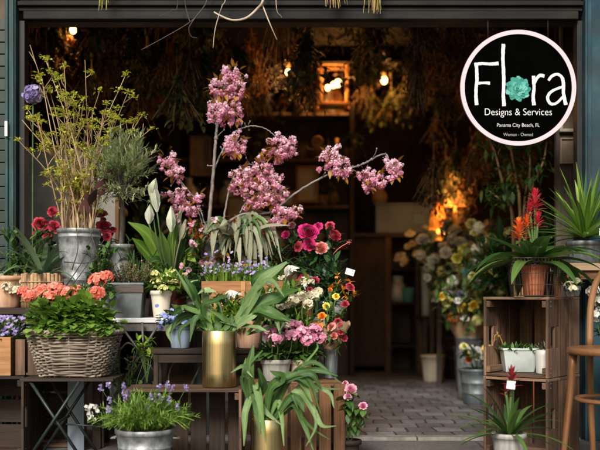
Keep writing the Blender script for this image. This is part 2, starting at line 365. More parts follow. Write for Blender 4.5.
WL = {}
def obj(name, mb, mats, parent=None, loc=None, smooth=True, bevel=0., kind=None, label=None):
    if not isinstance(mats, (list, tuple)): mats = [mats]
    base = V(0, 0, 0)
    if parent is not None: base = WL[parent]
    elif loc is not None: base = V(*loc)
    me = bpy.data.meshes.new(name)
    me.from_pydata([(a - base.x, b - base.y, c - base.z) for a, b, c in mb.V], [], mb.F)
    for m in mats: me.materials.append(M[m] if isinstance(m, str) else m)
    a = me.attributes.new('g', 'FLOAT_VECTOR', 'POINT'); a.data.foreach_set('vector', [x for g in mb.G for x in g])
    a = me.attributes.new('v', 'FLOAT', 'FACE'); a.data.foreach_set('value', mb.A)
    me.polygons.foreach_set('material_index', mb.MI)
    me.polygons.foreach_set('use_smooth', [smooth] * len(mb.F))
    me.update()
    o = bpy.data.objects.new(name, me); COL.objects.link(o)
    if parent is not None:
        o.parent = parent; WL[o] = base
    else:
        o.location = base; WL[o] = base
    if bevel:
        b = o.modifiers.new('edge', 'BEVEL'); b.width = bevel; b.segments = 2; b.limit_method = 'ANGLE'
    if kind: o['kind'] = kind
    if label: o['label'] = label
    return o

def tag(o, label, catg, group=None):
    o['label'] = label; o['category'] = catg
    if group: o['group'] = group
    return o
def thing(name, label, catg, loc, group=None):
    o = bpy.data.objects.new(name, None); COL.objects.link(o); o.location = loc; o.empty_display_size = .05
    WL[o] = V(*loc); return tag(o, label, catg, group)
def dup(o, loc, rz=0., sc=1., label=None, catg=None, group=None):
    c = o.copy(); COL.objects.link(c); c.location = loc; c.rotation_euler = (0, 0, rz); c.scale = (sc, sc, sc)
    if label: c['label'] = label
    if group: c['group'] = group
    for ch in list(o.children):
        k = ch.copy(); COL.objects.link(k); k.parent = c
        for g in ch.children:
            h = g.copy(); COL.objects.link(h); h.parent = k
    return c

# ------------------------------------------------------------------ containers
def pot_mb(c, rt, rb, h, rim=.012, rimh=.02, th=.006, n=32, sx=1., sy=1., soil=True, wob=0., bands=()):
    mb = MB()
    pr = [(rb * .96, 0), (rb, .004)]
    zs = [.25, .5, .75]
    for z in zs:
        pr.append((rb + (rt - rb) * z, h * z))
    for b in bands:
        r = rb + (rt - rb) * b; pr += [(r, h * b - .006), (r + .004, h * b - .003), (r + .004, h * b + .003), (r, h * b + .006)]
    pr.sort(key=lambda q: q[1])
    if rim: pr += [(rt, h - rimh), (rt + rim * .5, h - rimh + .001), (rt + rim * .5, h - .002), (rt + rim * .3, h), (rt - th, h)]
    else: pr += [(rt, h - .002), (rt - th * .5, h), (rt - th, h - .002)]
    pr += [(rt - th - .002, h - .03), (rb - th + (rt - rb) * .6, h * .6)]
    mb.lathe(pr, c, n, .5, sx, sy, wob, cap=False)
    # closed bottom
    k = n; ids = [mb.vert((c[0] + rb * .96 * sx * math.cos(2 * PI * j / k), c[1] + rb * .96 * sy * math.sin(2 * PI * j / k), c[2])) for j in range(k)]
    mb.face(tuple(reversed(ids)))
    return mb
def soil_mb(c, r, sx=1., sy=1.):
    mb = MB(); n = 24; c = V(*c)
    rows = [[c + V(r * q * sx * math.cos(2 * PI * j / n), r * q * sy * math.sin(2 * PI * j / n), R.uniform(-.004, .004) + .01 * (1 - q)) for j in range(n)] for q in (1, .7, .35, .02)]
    mb.grid(rows, None, .5, True); return mb
def add_pot(t, c, rt, rb, h, m, name='pot', soil=True, **k):
    o = obj(name, pot_mb(c, rt, rb, h, **k), m, t)
    if soil: obj('soil', soil_mb((c[0], c[1], c[2] + h * .88), (rt - .008) * .97, k.get('sx', 1.), k.get('sy', 1.)), 'soil', t)
    return o
def bucket_handles(t, c, rt, h, m):
    t = [k for k in t.children if k.name.split('.')[0] in ('body', 'bucket')][0]; bo = WL[t]
    for sgn in (-1, 1):
        mb = MB(); x = c[0] + sgn * rt * .97
        pts = [V(x, c[1] - .025, c[2] + h * .80), V(x + sgn * .018, c[1] - .018, c[2] + h * .79), V(x + sgn * .024, c[1], c[2] + h * .77), V(x + sgn * .018, c[1] + .018, c[2] + h * .79), V(x, c[1] + .025, c[2] + h * .80)]
        mb.tube(cat(pts, 10), .003, 6); obj('handle', mb, m, t)

def crate(name, label, c, w, h, d, rz, m='wood_crate', group=None, catg='crate', slats=4, back=True, hole=True, vert=False, mback=None):
    """wooden crate lying on its side: open towards -y, c = centre of its base"""
    t = thing(name, label, catg, c, group); q = rotz(rz); c = V(*c); tk = .012
    def W(x, y, z): return c + q @ V(x, y, z)
    for sgn in (-1, 1):                       # two ends, each of boards set front to back, with a hand hole near the open edge
        mb = MB(); k = 3; bw = d / k
        for i in range(k):
            y = -d / 2 + bw * (i + .5)
            if i == 0 and hole:
                mb.box(W(sgn * (w / 2 - tk / 2), y, h * .185), (tk, bw - .005, h * .37), q, ax=2)
                mb.box(W(sgn * (w / 2 - tk / 2), y, h * .815), (tk, bw - .005, h * .37), q, ax=2)
                vv = R.random()
                mb.box(W(sgn * (w / 2 - tk / 2), y - bw * .36, h * .5), (tk * .98, bw * .25, h * .262), q, ax=2, v=vv)
                mb.box(W(sgn * (w / 2 - tk / 2), y + bw * .3, h * .5), (tk * .98, bw * .35, h * .262), q, ax=2, v=vv)
            else:
                mb.box(W(sgn * (w / 2 - tk / 2), y, h / 2), (tk, bw - .006, h), q, ax=2)
        for zz in (.03, h - .03):
            mb.box(W(sgn * (w / 2 - tk - .009), 0, zz), (.018, d - .01, .028), q, ax=1)
        obj('end_panel', mb, m, t, bevel=.0015, smooth=False)
    for nm, zz in (('bottom_panel', tk / 2 + .0005), ('top_panel', h - tk / 2 - .0005)):
        mb = MB(); k = 3; bw = d / k
        for i in range(k):
            mb.box(W(0, -d / 2 + bw * (i + .5) + R.uniform(-.002, .002), zz + R.uniform(-.0008, .0008) + (.0015 if zz > .1 else 0)), (w - 2 * tk - .001 if zz < .1 else w + .003, bw - R.uniform(.006, .012), tk), q, ax=0)
        obj(nm, mb, m, t, bevel=.0015, smooth=False)
    if back:
        mb = MB(); bw = (w if vert else h) / slats
        for i in range(slats):
            if vert:
                mb.box(W(-w / 2 + bw * (i + .5), d / 2 + tk / 2 + .001, h / 2 + R.uniform(-.003, .003)), (bw - R.uniform(.008, .018), tk, h), q, ax=2); continue
            mb.box(W(R.uniform(-.003, .003), d / 2 + tk / 2 + .001, bw * (i + .5)), (w, tk, bw - R.uniform(.008, .016)), q, ax=0)
        obj('back_panel', mb, mback or m, t, bevel=.0015, smooth=False)
    mb = MB()                                 # nail heads on the end edges
    for sgn in (-1, 1):
        for zz in (.02, .04, h - .04, h - .02):
            mb.ball(W(sgn * (w / 2 + .0005), -d / 2 + .03, zz), .003, 4)
    obj('nails', mb, 'iron_grey', t)
    return t

def table(name, label, x0, x1, y0, y1, top, th, m_top, m_leg, boards=3, leg=.035, shelf=None, catg='table'):
    t = thing(name, label, catg, ((x0 + x1) / 2, (y0 + y1) / 2, 0)); mb = MB(); bw = (y1 - y0) / boards
    for i in range(boards):
        mb.box(((x0 + x1) / 2, y0 + bw * (i + .5), top - th / 2 - R.uniform(0, .001)), (x1 - x0 + R.uniform(-.006, .006), bw - .004, th), ax=0)
    obj('tabletop', mb, m_top, t, bevel=.002, smooth=False)
    for x in (x0 + leg, x1 - leg):
        for y in (y0 + leg, y1 - leg):
            mb = MB(); mb.box((x, y, (top - th) / 2), (leg, leg, top - th - .001)); obj('leg', mb, m_leg, t, bevel=.002, smooth=False)
    for y in (y0 + leg, y1 - leg):
        mb = MB(); mb.box(((x0 + x1) / 2, y, top - th - .022), (x1 - x0 - 3 * leg, .018, .038)); obj('apron', mb, m_leg, t, bevel=.002, smooth=False)
    return t
SKY_STRENGTH, SUN_STRENGTH = 0.145, 4.0
# ================================================================== world, camera, light
w = bpy.data.worlds.new('World'); scene.world = w; w.use_nodes = True
nt = w.node_tree; bg = nt.nodes['Background']
sky = nt.nodes.new('ShaderNodeTexSky'); sky.sky_type = 'NISHITA'; sky.sun_disc = False
SUN_EL, SUN_AZ = 35.0, 193.0                     # behind the camera, over its left shoulder
sky.sun_elevation = math.radians(SUN_EL); sky.sun_rotation = math.radians(SUN_AZ)
sky.air_density = 1.6; sky.dust_density = 3.5; sky.ozone_density = 1.0
nt.links.new(sky.outputs[0], bg.inputs[0]); bg.inputs[1].default_value = SKY_STRENGTH
sl = bpy.data.lights.new('sun', 'SUN'); sl.energy = SUN_STRENGTH; sl.angle = math.radians(14); sl.color = (1., .965, .92)
so = bpy.data.objects.new('sun', sl); COL.objects.link(so)
az = math.radians(SUN_AZ); el = math.radians(SUN_EL)
sd = V(math.sin(az) * math.cos(el), math.cos(az) * math.cos(el), math.sin(el))
so.rotation_euler = sd.to_track_quat('Z', 'Y').to_euler(); so.location = sd * 12
cd = bpy.data.cameras.new('camera'); cam = bpy.data.objects.new('camera', cd); COL.objects.link(cam)
cam.location = (0, 0, CAMZ); cam.rotation_euler = (PI / 2, 0, 0)
cd.sensor_width = 36; cd.lens = 60; cd.shift_y = 70 / 600; cd.clip_end = 300; cd.clip_start = .05
cd.dof.use_dof = True; cd.dof.focus_distance = 4.55; cd.dof.aperture_fstop = 1.9
scene.camera = cam
scene.view_settings.view_transform = 'Standard'; scene.view_settings.look = 'None'
scene.view_settings.exposure = 0; scene.view_settings.gamma = 1
scene.cycles.max_bounces = 6; scene.cycles.transparent_max_bounces = 6
scene.cycles.sample_clamp_indirect = 4.0; scene.cycles.use_denoising = True; scene.cycles.caustics_reflective = False

# ================================================================== setting
def paving(name, c1, c2, mortar, bw, bh, rough, dark=(.03, .026, .022)):
    m = bpy.data.materials.new(name); m.use_nodes = True; N = m.node_tree.nodes; L = m.node_tree.links; b = N['Principled BSDF']
    tc = N.new('ShaderNodeTexCoord'); wn = N.new('ShaderNodeTexNoise'); wn.inputs['Scale'].default_value = 4.5; wn.inputs['Detail'].default_value = 4
    L.new(tc.outputs['Object'], wn.inputs['Vector'])
    vm = N.new('ShaderNodeVectorMath'); vm.operation = 'SCALE'; vm.inputs['Scale'].default_value = .07; L.new(wn.outputs['Color'], vm.inputs[0])
    ad = N.new('ShaderNodeVectorMath'); L.new(tc.outputs['Object'], ad.inputs[0]); L.new(vm.outputs[0], ad.inputs[1])
    br = N.new('ShaderNodeTexBrick'); br.inputs['Scale'].default_value = 1; br.inputs['Brick Width'].default_value = bw; br.inputs['Row Height'].default_value = bh
    br.inputs['Mortar Size'].default_value = .007; br.inputs['Mortar Smooth'].default_value = .35; br.inputs['Bias'].default_value = -.1
    br.inputs['Color1'].default_value = (*c1, 1); br.inputs['Color2'].default_value = (*c2, 1); br.inputs['Mortar'].default_value = (*mortar, 1)
    L.new(ad.outputs[0], br.inputs['Vector'])
    n2 = N.new('ShaderNodeTexNoise'); n2.inputs['Scale'].default_value = 3.; n2.inputs['Detail'].default_value = 9; n2.inputs['Roughness'].default_value = .7
    L.new(tc.outputs['Object'], n2.inputs['Vector'])
    mr = N.new('ShaderNodeMapRange'); mr.inputs[1].default_value = .4; mr.inputs[2].default_value = .7; mr.inputs[4].default_value = .65; L.new(n2.outputs['Fac'], mr.inputs[0])
    mx = N.new('ShaderNodeMix'); mx.data_type = 'RGBA'; L.new(mr.outputs[0], mx.inputs[0]); L.new(br.outputs['Color'], mx.inputs[6]); mx.inputs[7].default_value = (*dark, 1)
    n3 = N.new('ShaderNodeTexNoise'); n3.inputs['Scale'].default_value = 60; n3.inputs['Detail'].default_value = 6; L.new(tc.outputs['Object'], n3.inputs['Vector'])
    m3 = N.new('ShaderNodeMix'); m3.data_type = 'RGBA'; m3.blend_type = 'MULTIPLY'; m3.inputs[0].default_value = .6; L.new(mx.outputs[2], m3.inputs[6])
    cr = N.new('ShaderNodeValToRGB'); cr.color_ramp.elements[0].position = .3; cr.color_ramp.elements[0].color = (.4, .4, .4, 1); cr.color_ramp.elements[1].position = .65; cr.color_ramp.elements[1].color = (1.2, 1.2, 1.2, 1)
    L.new(n3.outputs['Fac'], cr.inputs[0]); L.new(cr.outputs[0], m3.inputs[7]); L.new(m3.outputs[2], b.inputs['Base Color'])
    rr = N.new('ShaderNodeMapRange'); rr.inputs[3].default_value = rough - .15; rr.inputs[4].default_value = rough + .2; L.new(n2.outputs['Fac'], rr.inputs[0]); L.new(rr.outputs[0], b.inputs['Roughness'])
    bp = N.new('ShaderNodeBump'); bp.inputs['Strength'].default_value = .5; bp.inputs['Distance'].default_value = .008
    sb = N.new('ShaderNodeMath'); sb.operation = 'SUBTRACT'; L.new(n3.outputs['Fac'], sb.inputs[0]); L.new(br.outputs['Fac'], sb.inputs[1])
    L.new(sb.outputs[0], bp.inputs['Height']); L.new(bp.outputs[0], b.inputs['Normal'])
    return m
M['paving_out'] = paving('pavement_slabs', (.13, .125, .118), (.18, .172, .16), (.06, .055, .05), .6, .45, .75)
M['paving_in'] = paving('shop_floor_slabs', (.11, .115, .122), (.25, .255, .265), (.03, .03, .031), .15, .17, .5)
M['stone_sill'] = mat('threshold_stone', (.12, .115, .105), (.20, .19, .17), (.28, .265, .24), rough=.8, scale=14, usev=.2, bump=.6, dirt=.5)
M['yellow_line'] = mat('worn_yellow_paint', (.25, .20, .08), (.42, .34, .12), rough=.8, scale=18, usev=.1, bump=.3, dirt=.7)

def sheet(x0, x1, y0, y1, z):
    mb = MB(); ids = [mb.vert(V(x, y, z)) for x, y in ((x0, y0), (x1, y0), (x1, y1), (x0, y1))]; mb.face(tuple(ids)); return mb
obj('pavement', sheet(-80, 80, -80, 80, 0), 'paving_out', kind='structure', smooth=False)
obj('shop_floor', sheet(-2.98, 3.18, 5.03, 11.38, .005), 'paving_in', kind='structure', smooth=False)
mb = MB(); x = -1.38
while x < 1.37:
    L = R.uniform(.42, .7); L = min(L, 1.39 - x); mb.box((x + L / 2, 4.985 + R.uniform(-.004, .004), .004), (L - .006, .085, .026 + R.uniform(-.004, .003)), ax=0); x += L
obj('threshold', mb, 'stone_sill', kind='structure', bevel=.004, smooth=False)
sf = thing('shop_front', 'teal and grey painted flower shop front with a wide open doorway and dark room behind', 'shop front', (0, 5.1, 0))
def bpart(name, boxes, m, bev=.003, parent=sf):
    mb = MB()
    for c, s_ in boxes: mb.box(c, s_)
    return obj(name, mb, m, parent, bevel=bev, smooth=False)
def bx(x0, x1, y0, y1, z0, z1): return (((x0 + x1) / 2, (y0 + y1) / 2, (z0 + z1) / 2), (x1 - x0, y1 - y0, z1 - z0))
bpart('wall', [bx(-4.5, -1.46, 5.02, 5.27, 0, 2.13), bx(1.46, 4.5, 5.02, 5.27, 0, 2.13), bx(-4.5, 4.5, 5.02, 5.27, 2.13, 4.6)], 'wall_dark', 0)
bpart('inner_wall', [bx(-3.1, -3.0, 5.27, 11.4, 0, 2.8)], 'wall_dark', 0)
bpart('inner_wall', [bx(3.2, 3.3, 5.27, 11.4, 0, 2.8)], 'wall_dark', 0)
bpart('inner_wall', [bx(-3.1, 3.3, 11.4, 11.5, 0, 2.8)], 'wall_dark', 0)
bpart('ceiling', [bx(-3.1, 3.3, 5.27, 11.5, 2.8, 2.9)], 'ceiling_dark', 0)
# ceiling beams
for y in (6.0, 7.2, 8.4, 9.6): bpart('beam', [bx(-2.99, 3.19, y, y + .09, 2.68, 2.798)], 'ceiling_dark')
# left side
tl = []
z = .0
while z < 2.1:
    tl.append(bx(-1.75, -1.462, 4.985, 5.019, z + .002, z + .058)); z += .06
bpart('tile_cladding', tl, 'tile_green', .003)
bpart('pilaster', [bx(-1.460, -1.405, 4.94, 5.019, 0, 2.6)], 'paint_teal', .004)
bpart('pilaster_moulding', [bx(-1.452, -1.440, 4.928, 4.9395, .0, 2.6), bx(-1.424, -1.412, 4.928, 4.9395, .0, 2.6)], 'paint_teal', .003)
bpart('door_jamb', [bx(-1.4045, -1.372, 4.985, 5.06, 0, 2.088)], 'paint_navy', .003)
# right side
bpart('door_jamb', [bx(1.382, 1.4095, 4.985, 5.06, 0, 2.088)], 'paint_navy', .003)
bpart('pilaster', [bx(1.410, 1.80, 4.94, 5.019, 0, 2.6)], 'paint_blue', .004)
bpart('pilaster_moulding', [bx(1.420, 1.438, 4.928, 4.9395, 0, 2.6), bx(1.50, 1.53, 4.928, 4.9395, .0, 2.6)], 'paint_blue', .003)
# header and shutter box
bpart('shutter_rail', [bx(-1.372, 1.381, 4.955, 5.02, 2.088, 2.128)], 'shutter', .004)
bpart('shutter_box', [bx(-1.40, 1.405, 4.97, 5.015, 2.132, 2.152), bx(-1.40, 1.405, 4.95, 5.015, 2.155, 2.176), bx(-1.40, 1.405, 4.985, 5.015, 2.178, 2.20)], 'shutter', .003)
bpart('fascia', [bx(-1.9, 1.9, 4.925, 5.015, 2.63, 3.1), bx(-1.404, 1.408, 4.96, 5.015, 2.203, 2.62)], 'paint_teal', .004)
bpart('cornice', [bx(-2.0, 2.0, 4.86, 5.015, 3.105, 3.2)], 'paint_teal', .006)
o = bpart('alarm_sensor', [bx(-1.452, -1.438, 4.912, 4.9275, 1.50, 1.575)], 'paper', .002)

# ================================================================== inside the shop
def lamp_light(parent, loc, watt, col=(1., .43, .10), r=.04):
    l = bpy.data.lights.new('lamp_light', 'POINT'); l.energy = watt; l.color = col; l.shadow_soft_size = r
    o = bpy.data.objects.new('lamp_light', l); COL.objects.link(o); o.parent = parent; o.location = V(*loc) - WL[parent]
    return o
def pendant(px, py, Y, label, watt, r=.028):
    p = P(px, py, Y); t = thing('pendant_bulb', label, 'light bulb', p, 'bare bulbs hanging in the dark shop')
    mb = MB(); mb.ball(p, r, 8, sz=1.2); obj('bulb', mb, 'bulb', t)
    mb = MB(); mb.lathe([(.018, .03), (.02, .07), (.008, .09)], p, 12); obj('socket', mb, 'gilt', t)
    mb = MB(); mb.tube([p + V(0, 0, .088), V(p.x, p.y, 2.795)], .004, 6); obj('cord', mb, 'wood_black', t)
    lamp_light(t, p + V(0, -.06, -.06), watt); return t
pendant(73, 30, 6.4, 'small white-hot bulb hanging above the orange dried flowers, far left', 4, .022)
pendant(384, 80, 8.6, 'single bare glowing bulb hanging right of the lit wooden frame', 9, .03)
pendant(288, 72, 6.5, 'small warm bulb glowing beside the white dried flowers', 5, .02)

# lit wooden lantern frame with three bulbs
p = P(334, 86, 8.6); t = thing('lantern_frame', 'square wooden lantern frame glowing orange around a cluster of bulbs', 'lantern', p)
mb = MB(); hw, hh, dp = .11, .17, .2
for sx in (-1, 1):
    for sy in (-1, 1): mb.box((p.x + sx * hw, p.y + sy * dp / 2, p.z), (.022, .022, 2 * hh))
for sz in (-1, 1):
    for sy in (-1, 1): mb.box((p.x, p.y + sy * dp / 2, p.z + sz * hh), (2 * hw + .06, .024, .024))
    for sx in (-1, 1): mb.box((p.x + sx * hw, p.y, p.z + sz * hh), (.022, dp - .03, .022))
obj('frame', mb, 'wood_orange', t, bevel=.002, smooth=False)
for dx, dz, r in ((.035, .02, .03), (-.055, -.02, .022), (-.005, .005, .024)):
    mb = MB(); mb.ball((p.x + dx, p.y - .02, p.z + dz), r, 8, sz=1.2); obj('bulb', mb, 'bulb', t)
mb = MB(); mb.box((p.x, p.y, p.z - hh + .016), (2 * hw - .03, dp - .03, .008)); obj('base', mb, 'wood_orange', t, smooth=False)
mb = MB(); mb.tube([p + V(0, 0, hh + .012), V(p.x, p.y, 2.795)], .005, 6); obj('chain', mb, 'wood_black', t)
lamp_light(t, p + V(0, -.12, 0), 18)

# dried bunches hanging from the ceiling, several kinds, each bunch a thing
def dried(kind, n=26, L=.36):
    mb = MB(); m1 = kind
    for i in range(n):
        a = R.uniform(0, 2 * PI); s_ = R.uniform(.02, .13)
        e = V(math.cos(a) * s_, math.sin(a) * s_, -R.uniform(.6, 1) * L)
        pts = cat([V(0, 0, 0), e * .45 + V(-e.x, -e.y, 0) * .35, e], 6)
        mb.mi = 1; mb.tube(pts, [.0025, .0015], 3); mb.mi = 0
        for k in range(9):
            c = lerpl(pts, R.uniform(.45, 1)) + rv(.015)
            if kind in ('dry_white', 'dry_rust') and R.random() < .6: mb.pom(c, R.uniform(.009, .017), 10, R.random())
            elif kind == 'dry_olive': mb.leaf(c, (rdir() + V(0, 0, -.7)), R.uniform(.03, .06), R.uniform(.014, .028), .4, 3, .3)
            else: mb.leaf(c, (rdir() + V(0, 0, -.7)), R.uniform(.02, .05), R.uniform(.006, .018), .3, 2, .3)
    mb.tube([V(0, 0, -.02), V(0, 0, .03)], .012, 6)
    return mb
kinds = [('dry_brown', 'bunch of brown dried leaves hanging head down from the shop ceiling'),
         ('dry_rust', 'bunch of rust orange dried flowers hanging head down from the shop ceiling'),
         ('dry_olive', 'bunch of dull olive dried foliage hanging head down from the shop ceiling'),
         ('dry_plum', 'bunch of plum dark dried flowers hanging head down from the shop ceiling')]
protos = []
spots = []
for i in range(230):
    Y = R.uniform(5.7, 9.2); px = R.uniform(28, 560); py = R.uniform(8, 80) if R.random() < .75 else R.uniform(60, 115)
    if 90 < px < 300 and py > 90: continue
    if any(abs(px - qx) < 17 and -70 < py - qy < 24 for qx, qy in ((335, 80), (384, 80), (280, 78), (73, 36))) and Y < 8.7: continue
    spots.append((px, py, Y))
for i in range(26): spots.append((R.uniform(420, 556), R.uniform(70, 165), R.uniform(6.2, 8.8)))
for i, (px, py, Y) in enumerate(spots):
    p = P(px, py, Y); p.z = min(p.z + .15, 2.66)
    wts = [2, 1.2, 4, 1]
    if 240 < px < 345 or px > 420: wts = [1.5, 4, 2.5, .7]
    k = R.choices(range(4), wts)[0]
    if k not in [q[0] for q in protos]:
        o = obj('dried_bunch', dried(kinds[k][0]), [kinds[k][0], 'twig']); WL[o] = p; o.location = p
        tag(o, kinds[k][1], 'dried flowers', 'dried bunches of ' + kinds[k][0][4:] + ' colour hung from the ceiling'); protos.append((k, o))
    else:
        o = dup([q[1] for q in protos if q[0] == k][0], p, R.uniform(0, 6.3), R.uniform(.75, 1.35))
# ceiling canopy of twigs the bunches hang in
mb = MB()
for i in range(260):
    c = V(R.uniform(-2.2, 2.4), R.uniform(5.5, 9.5), R.uniform(2.45, 2.78)); d = V(R.uniform(-1, 1), R.uniform(-1, 1), R.uniform(-.5, .3)).normalized()
    mb.tube(cat([c, c + d * .22 + rv(.05), c + d * .5 + rv(.1)], 5), [.004, .0015], 3)
    for k in range(10):
        mb.mi = 1; mb.leaf(c + d * R.uniform(0, .5) + rv(.06), rdir() + V(0, 0, -.5), R.uniform(.04, .09), R.uniform(.015, .03), .4, 2, .3); mb.mi = 0
o = obj('twig_canopy', mb, ['bark_dark', 'dry_brown'], loc=(0, 7.5, 2.75)); tag(o, 'tangle of dry brown twigs and leaves massed under the shop ceiling', 'dried twigs'); o['kind'] = 'stuff'

# big orange dried bunch below the left bulb
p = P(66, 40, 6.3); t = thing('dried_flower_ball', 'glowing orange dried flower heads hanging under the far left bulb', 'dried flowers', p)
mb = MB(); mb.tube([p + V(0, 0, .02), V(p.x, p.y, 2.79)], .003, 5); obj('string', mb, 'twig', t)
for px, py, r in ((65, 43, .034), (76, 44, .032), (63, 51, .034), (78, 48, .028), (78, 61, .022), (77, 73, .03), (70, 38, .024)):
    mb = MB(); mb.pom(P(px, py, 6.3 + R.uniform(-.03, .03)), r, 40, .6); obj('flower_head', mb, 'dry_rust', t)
mb = MB()
for i in range(40): mb.leaf(p + V(R.uniform(-.06, .09), R.uniform(-.05, .05), R.uniform(-.24, .04)), rdir(), .05, .02, .3, 3)
obj('foliage', mb, 'dry_olive', t)

# white dried statice
p = P(280, 70, 6.3); t = thing('white_dried_bunch', 'pale white dried statice bunch hanging beside the warm bulb', 'dried flowers', p)
mb = MB()
for i in range(26):
    e = P(R.uniform(258, 302), R.uniform(60, 98), 6.3 + R.uniform(-.1, .1)); mb.tube(cat([V(p.x, p.y, 2.6), (V(p.x, p.y, 2.6) + e) / 2 + rv(.03), e], 5), .002, 3)
obj('stems', mb, 'twig', t)
mb = MB()
for i in range(42): mb.pom(P(R.gauss(279, 11), R.gauss(78, 9), 6.3 + R.uniform(-.1, .1)), R.uniform(.014, .026), 16, .8)
obj('blossoms', mb, 'dry_white', t)

# wall of shelving
SY = 8.8; sx0, sx1 = X(140, SY), X(352, SY)
t = thing('shelf_unit', 'tall dark wooden shelf unit full of ornaments at the back of the shop', 'shelf', (0, SY + .15, 0))
levels = [Z(q, SY) for q in (286, 246, 205, 158, 112)]
for z in levels:
    mb = MB(); mb.box(((sx0 + sx1) / 2, SY + .16, z - .014), (sx1 - sx0 - .06, .3, .026)); obj('shelf_board', mb, 'wood_crate', t, bevel=.002, smooth=False)
for x in (sx0, (sx0 + sx1) / 2, sx1):
    mb = MB(); mb.box((x, SY + .16, 1.2), (.04, .32, 2.4)); obj('upright', mb, 'wood_dark', t, bevel=.002, smooth=False)
mb = MB()
for i in range(12): mb.box((sx0 + (sx1 - sx0) * (i + .5) / 12, SY + .34, 1.2), ((sx1 - sx0) / 12 - .004, .016, 2.4), ax=2)
obj('back_board', mb, 'wood_black', t, smooth=False)
def vase_mb(h, r, kind):
    mb = MB()
    pr = {0: [(.5, 0), (.9, .15), (1, .4), (.7, .7), (.35, .85), (.45, 1)], 1: [(.8, 0), (.8, .6), (.35, .75), (.28, .95), (.34, 1)],
          2: [(.6, 0), (.75, .3), (.95, .9), (1, 1)], 3: [(.45, 0), (1, .35), (1, .6), (.55, .9), (.65, 1)]}[kind]
    q = [(a * r, b * h) for a, b in pr]; q += [(q[-1][0] - .006, h - .002), (q[-1][0] - .008, h * .8)]
    mb.lathe(cat2(q), (0, 0, 0), 20); return mb
def cat2(q):
    v = cat([V(a, 0, b) for a, b in q], 18); return [(max(.001, k.x), k.z) for k in v]
KV = [('bottle', 'dark glass bottle standing on the dim back shelves', 'glass_dark', .26, .045, 1),
      ('vase', 'pale porcelain vase standing on the dim back shelves', 'porcelain', .2, .075, 0),
      ('terracotta_jar', 'brown clay jar standing on the dim back shelves', 'clay_brown', .16, .065, 3),
      ('tin_pot', 'grey tin pot standing on the dim back shelves', 'zinc_dark', .16, .08, 2)]
vp = {}
for li, z in enumerate(levels):
    x = sx0 + .1
    while x < sx1 - .1:
        if abs(x - (sx0 + sx1) / 2) > .09 and R.random() < .85:
            k = R.choices(range(4), [3, 1.3, 2, 2])[0]; nm, lb, mm, h, r, kd = KV[k]
            loc = V(x, SY + .1 + R.uniform(0, .08), z)
            if k not in vp:
                o = obj(nm, vase_mb(h, r, kd), mm); o.location = loc; tag(o, lb, nm.replace('_', ' '), nm.replace('_', ' ') + 's on the back shelves'); vp[k] = o
            else: dup(vp[k], loc, R.uniform(0, 6), R.uniform(.55, 1.25))
        x += R.uniform(.075, .15)
def framed(name, label, px0, px1, py0, py1, Y, rim=.022, m='gilt', mp='picture', tilt=0., group=None):
    a, b = X(px0, Y), X(px1, Y); z0, z1 = Z(py1, Y), Z(py0, Y)
    t = thing(name, label, 'picture', ((a + b) / 2, Y, z0), group); mb = MB(); q = Matrix.Rotation(tilt, 3, 'X'); o0 = V((a + b) / 2, Y, z0)
    def W(x, y, z): return o0 + q @ V(x, y, z)
    wd, ht = b - a, z1 - z0
    for sx in (-1, 1): mb.box(W(sx * (wd / 2 - rim / 2), 0, ht / 2), (rim, .022, ht), q)
    for zz in (rim / 2, ht - rim / 2): mb.box(W(0, 0, zz), (wd - 2 * rim, .0215, rim), q)
    obj('frame', mb, m, t, bevel=.003, smooth=False)
    mb = MB(); mb.box(W(0, .004, ht / 2), (wd - 2 * rim, .006, ht - 2 * rim), q); obj('print', mb, mp, t, smooth=False)
    return t
framed('framed_picture', 'framed pale print standing on the shelf behind the tallest cherry stem', 190, 211, 136, 176, 8.75, mp='picture')
framed('framed_picture', 'small framed print low on the shelf right of the cherry stem', 226, 262, 196, 228, 8.7, m='wood_mid')
framed('framed_picture', 'dark framed picture high on the shelves left of the tall cherry flowers', 160, 184, 84, 118, 8.75, m='wood_dark')
# more stock on the shelves: boxes, books and trailing plants
bxp = None
for li, z in enumerate(levels):
    for k in range(4):
        x = R.uniform(sx0 + .12, sx1 - .12); loc = V(x, SY + .2, z + .0005)
        if abs(x - (sx0 + sx1) / 2) < .1: continue
        if bxp is None:
            mb = MB(); mb.box((0, 0, .05), (.13, .12, .1)); mb.box((0, 0, .108), (.136, .126, .016)); o = obj('cardboard_box', mb, 'kraft', bevel=.002, smooth=False); o.location = loc; bxp = tag(o, 'small lidded brown box among the ornaments on the dim shelves', 'box', 'small brown boxes on the back shelves')
        else: dup(bxp, loc, R.uniform(-.4, .4), R.uniform(.7, 1.3))
tp = None
for px, py in ((150, 158), (176, 205), (240, 112), (300, 112), (322, 205), (268, 158), (205, 246), (345, 158), (222, 112), (160, 112)):
    loc = P(px, py, SY + .02)
    if tp is None:
        mb = MB(); mb.lathe([(.05, 0), (.06, .09), (.055, .09), (.05, .07)], (0, 0, 0), 16); mb.mi = 1
        for i in range(26):
            d = rdir(); e = V(d.x * .16, d.y * .14 - .06, .1 + d.z * .14 - R.uniform(0, .12)); cc = cat([V(0, 0, .08), V(d.x * .08, d.y * .08, .17), e], 5)
            mb.tube(cc, .0018, 3)
            for k in range(8): mb.leaf(lerpl(cc, R.uniform(.3, 1)), rdir() - UP * .3, R.uniform(.03, .06), R.uniform(.015, .03), .5, 2, .3)
        o = obj('trailing_plant', mb, ['clay_brown', 'dry_olive']); o.location = loc; tp = tag(o, 'small trailing plant in a clay pot on the dim back shelves', 'plant', 'trailing plants on the back shelves')
    else: dup(tp, loc, R.uniform(0, 6), R.uniform(.8, 1.4))
framed('framed_picture', 'pale round-cornered print propped on the second shelf right of the cherry arch', 296, 318, 166, 203, 8.72, m='wood_mid')
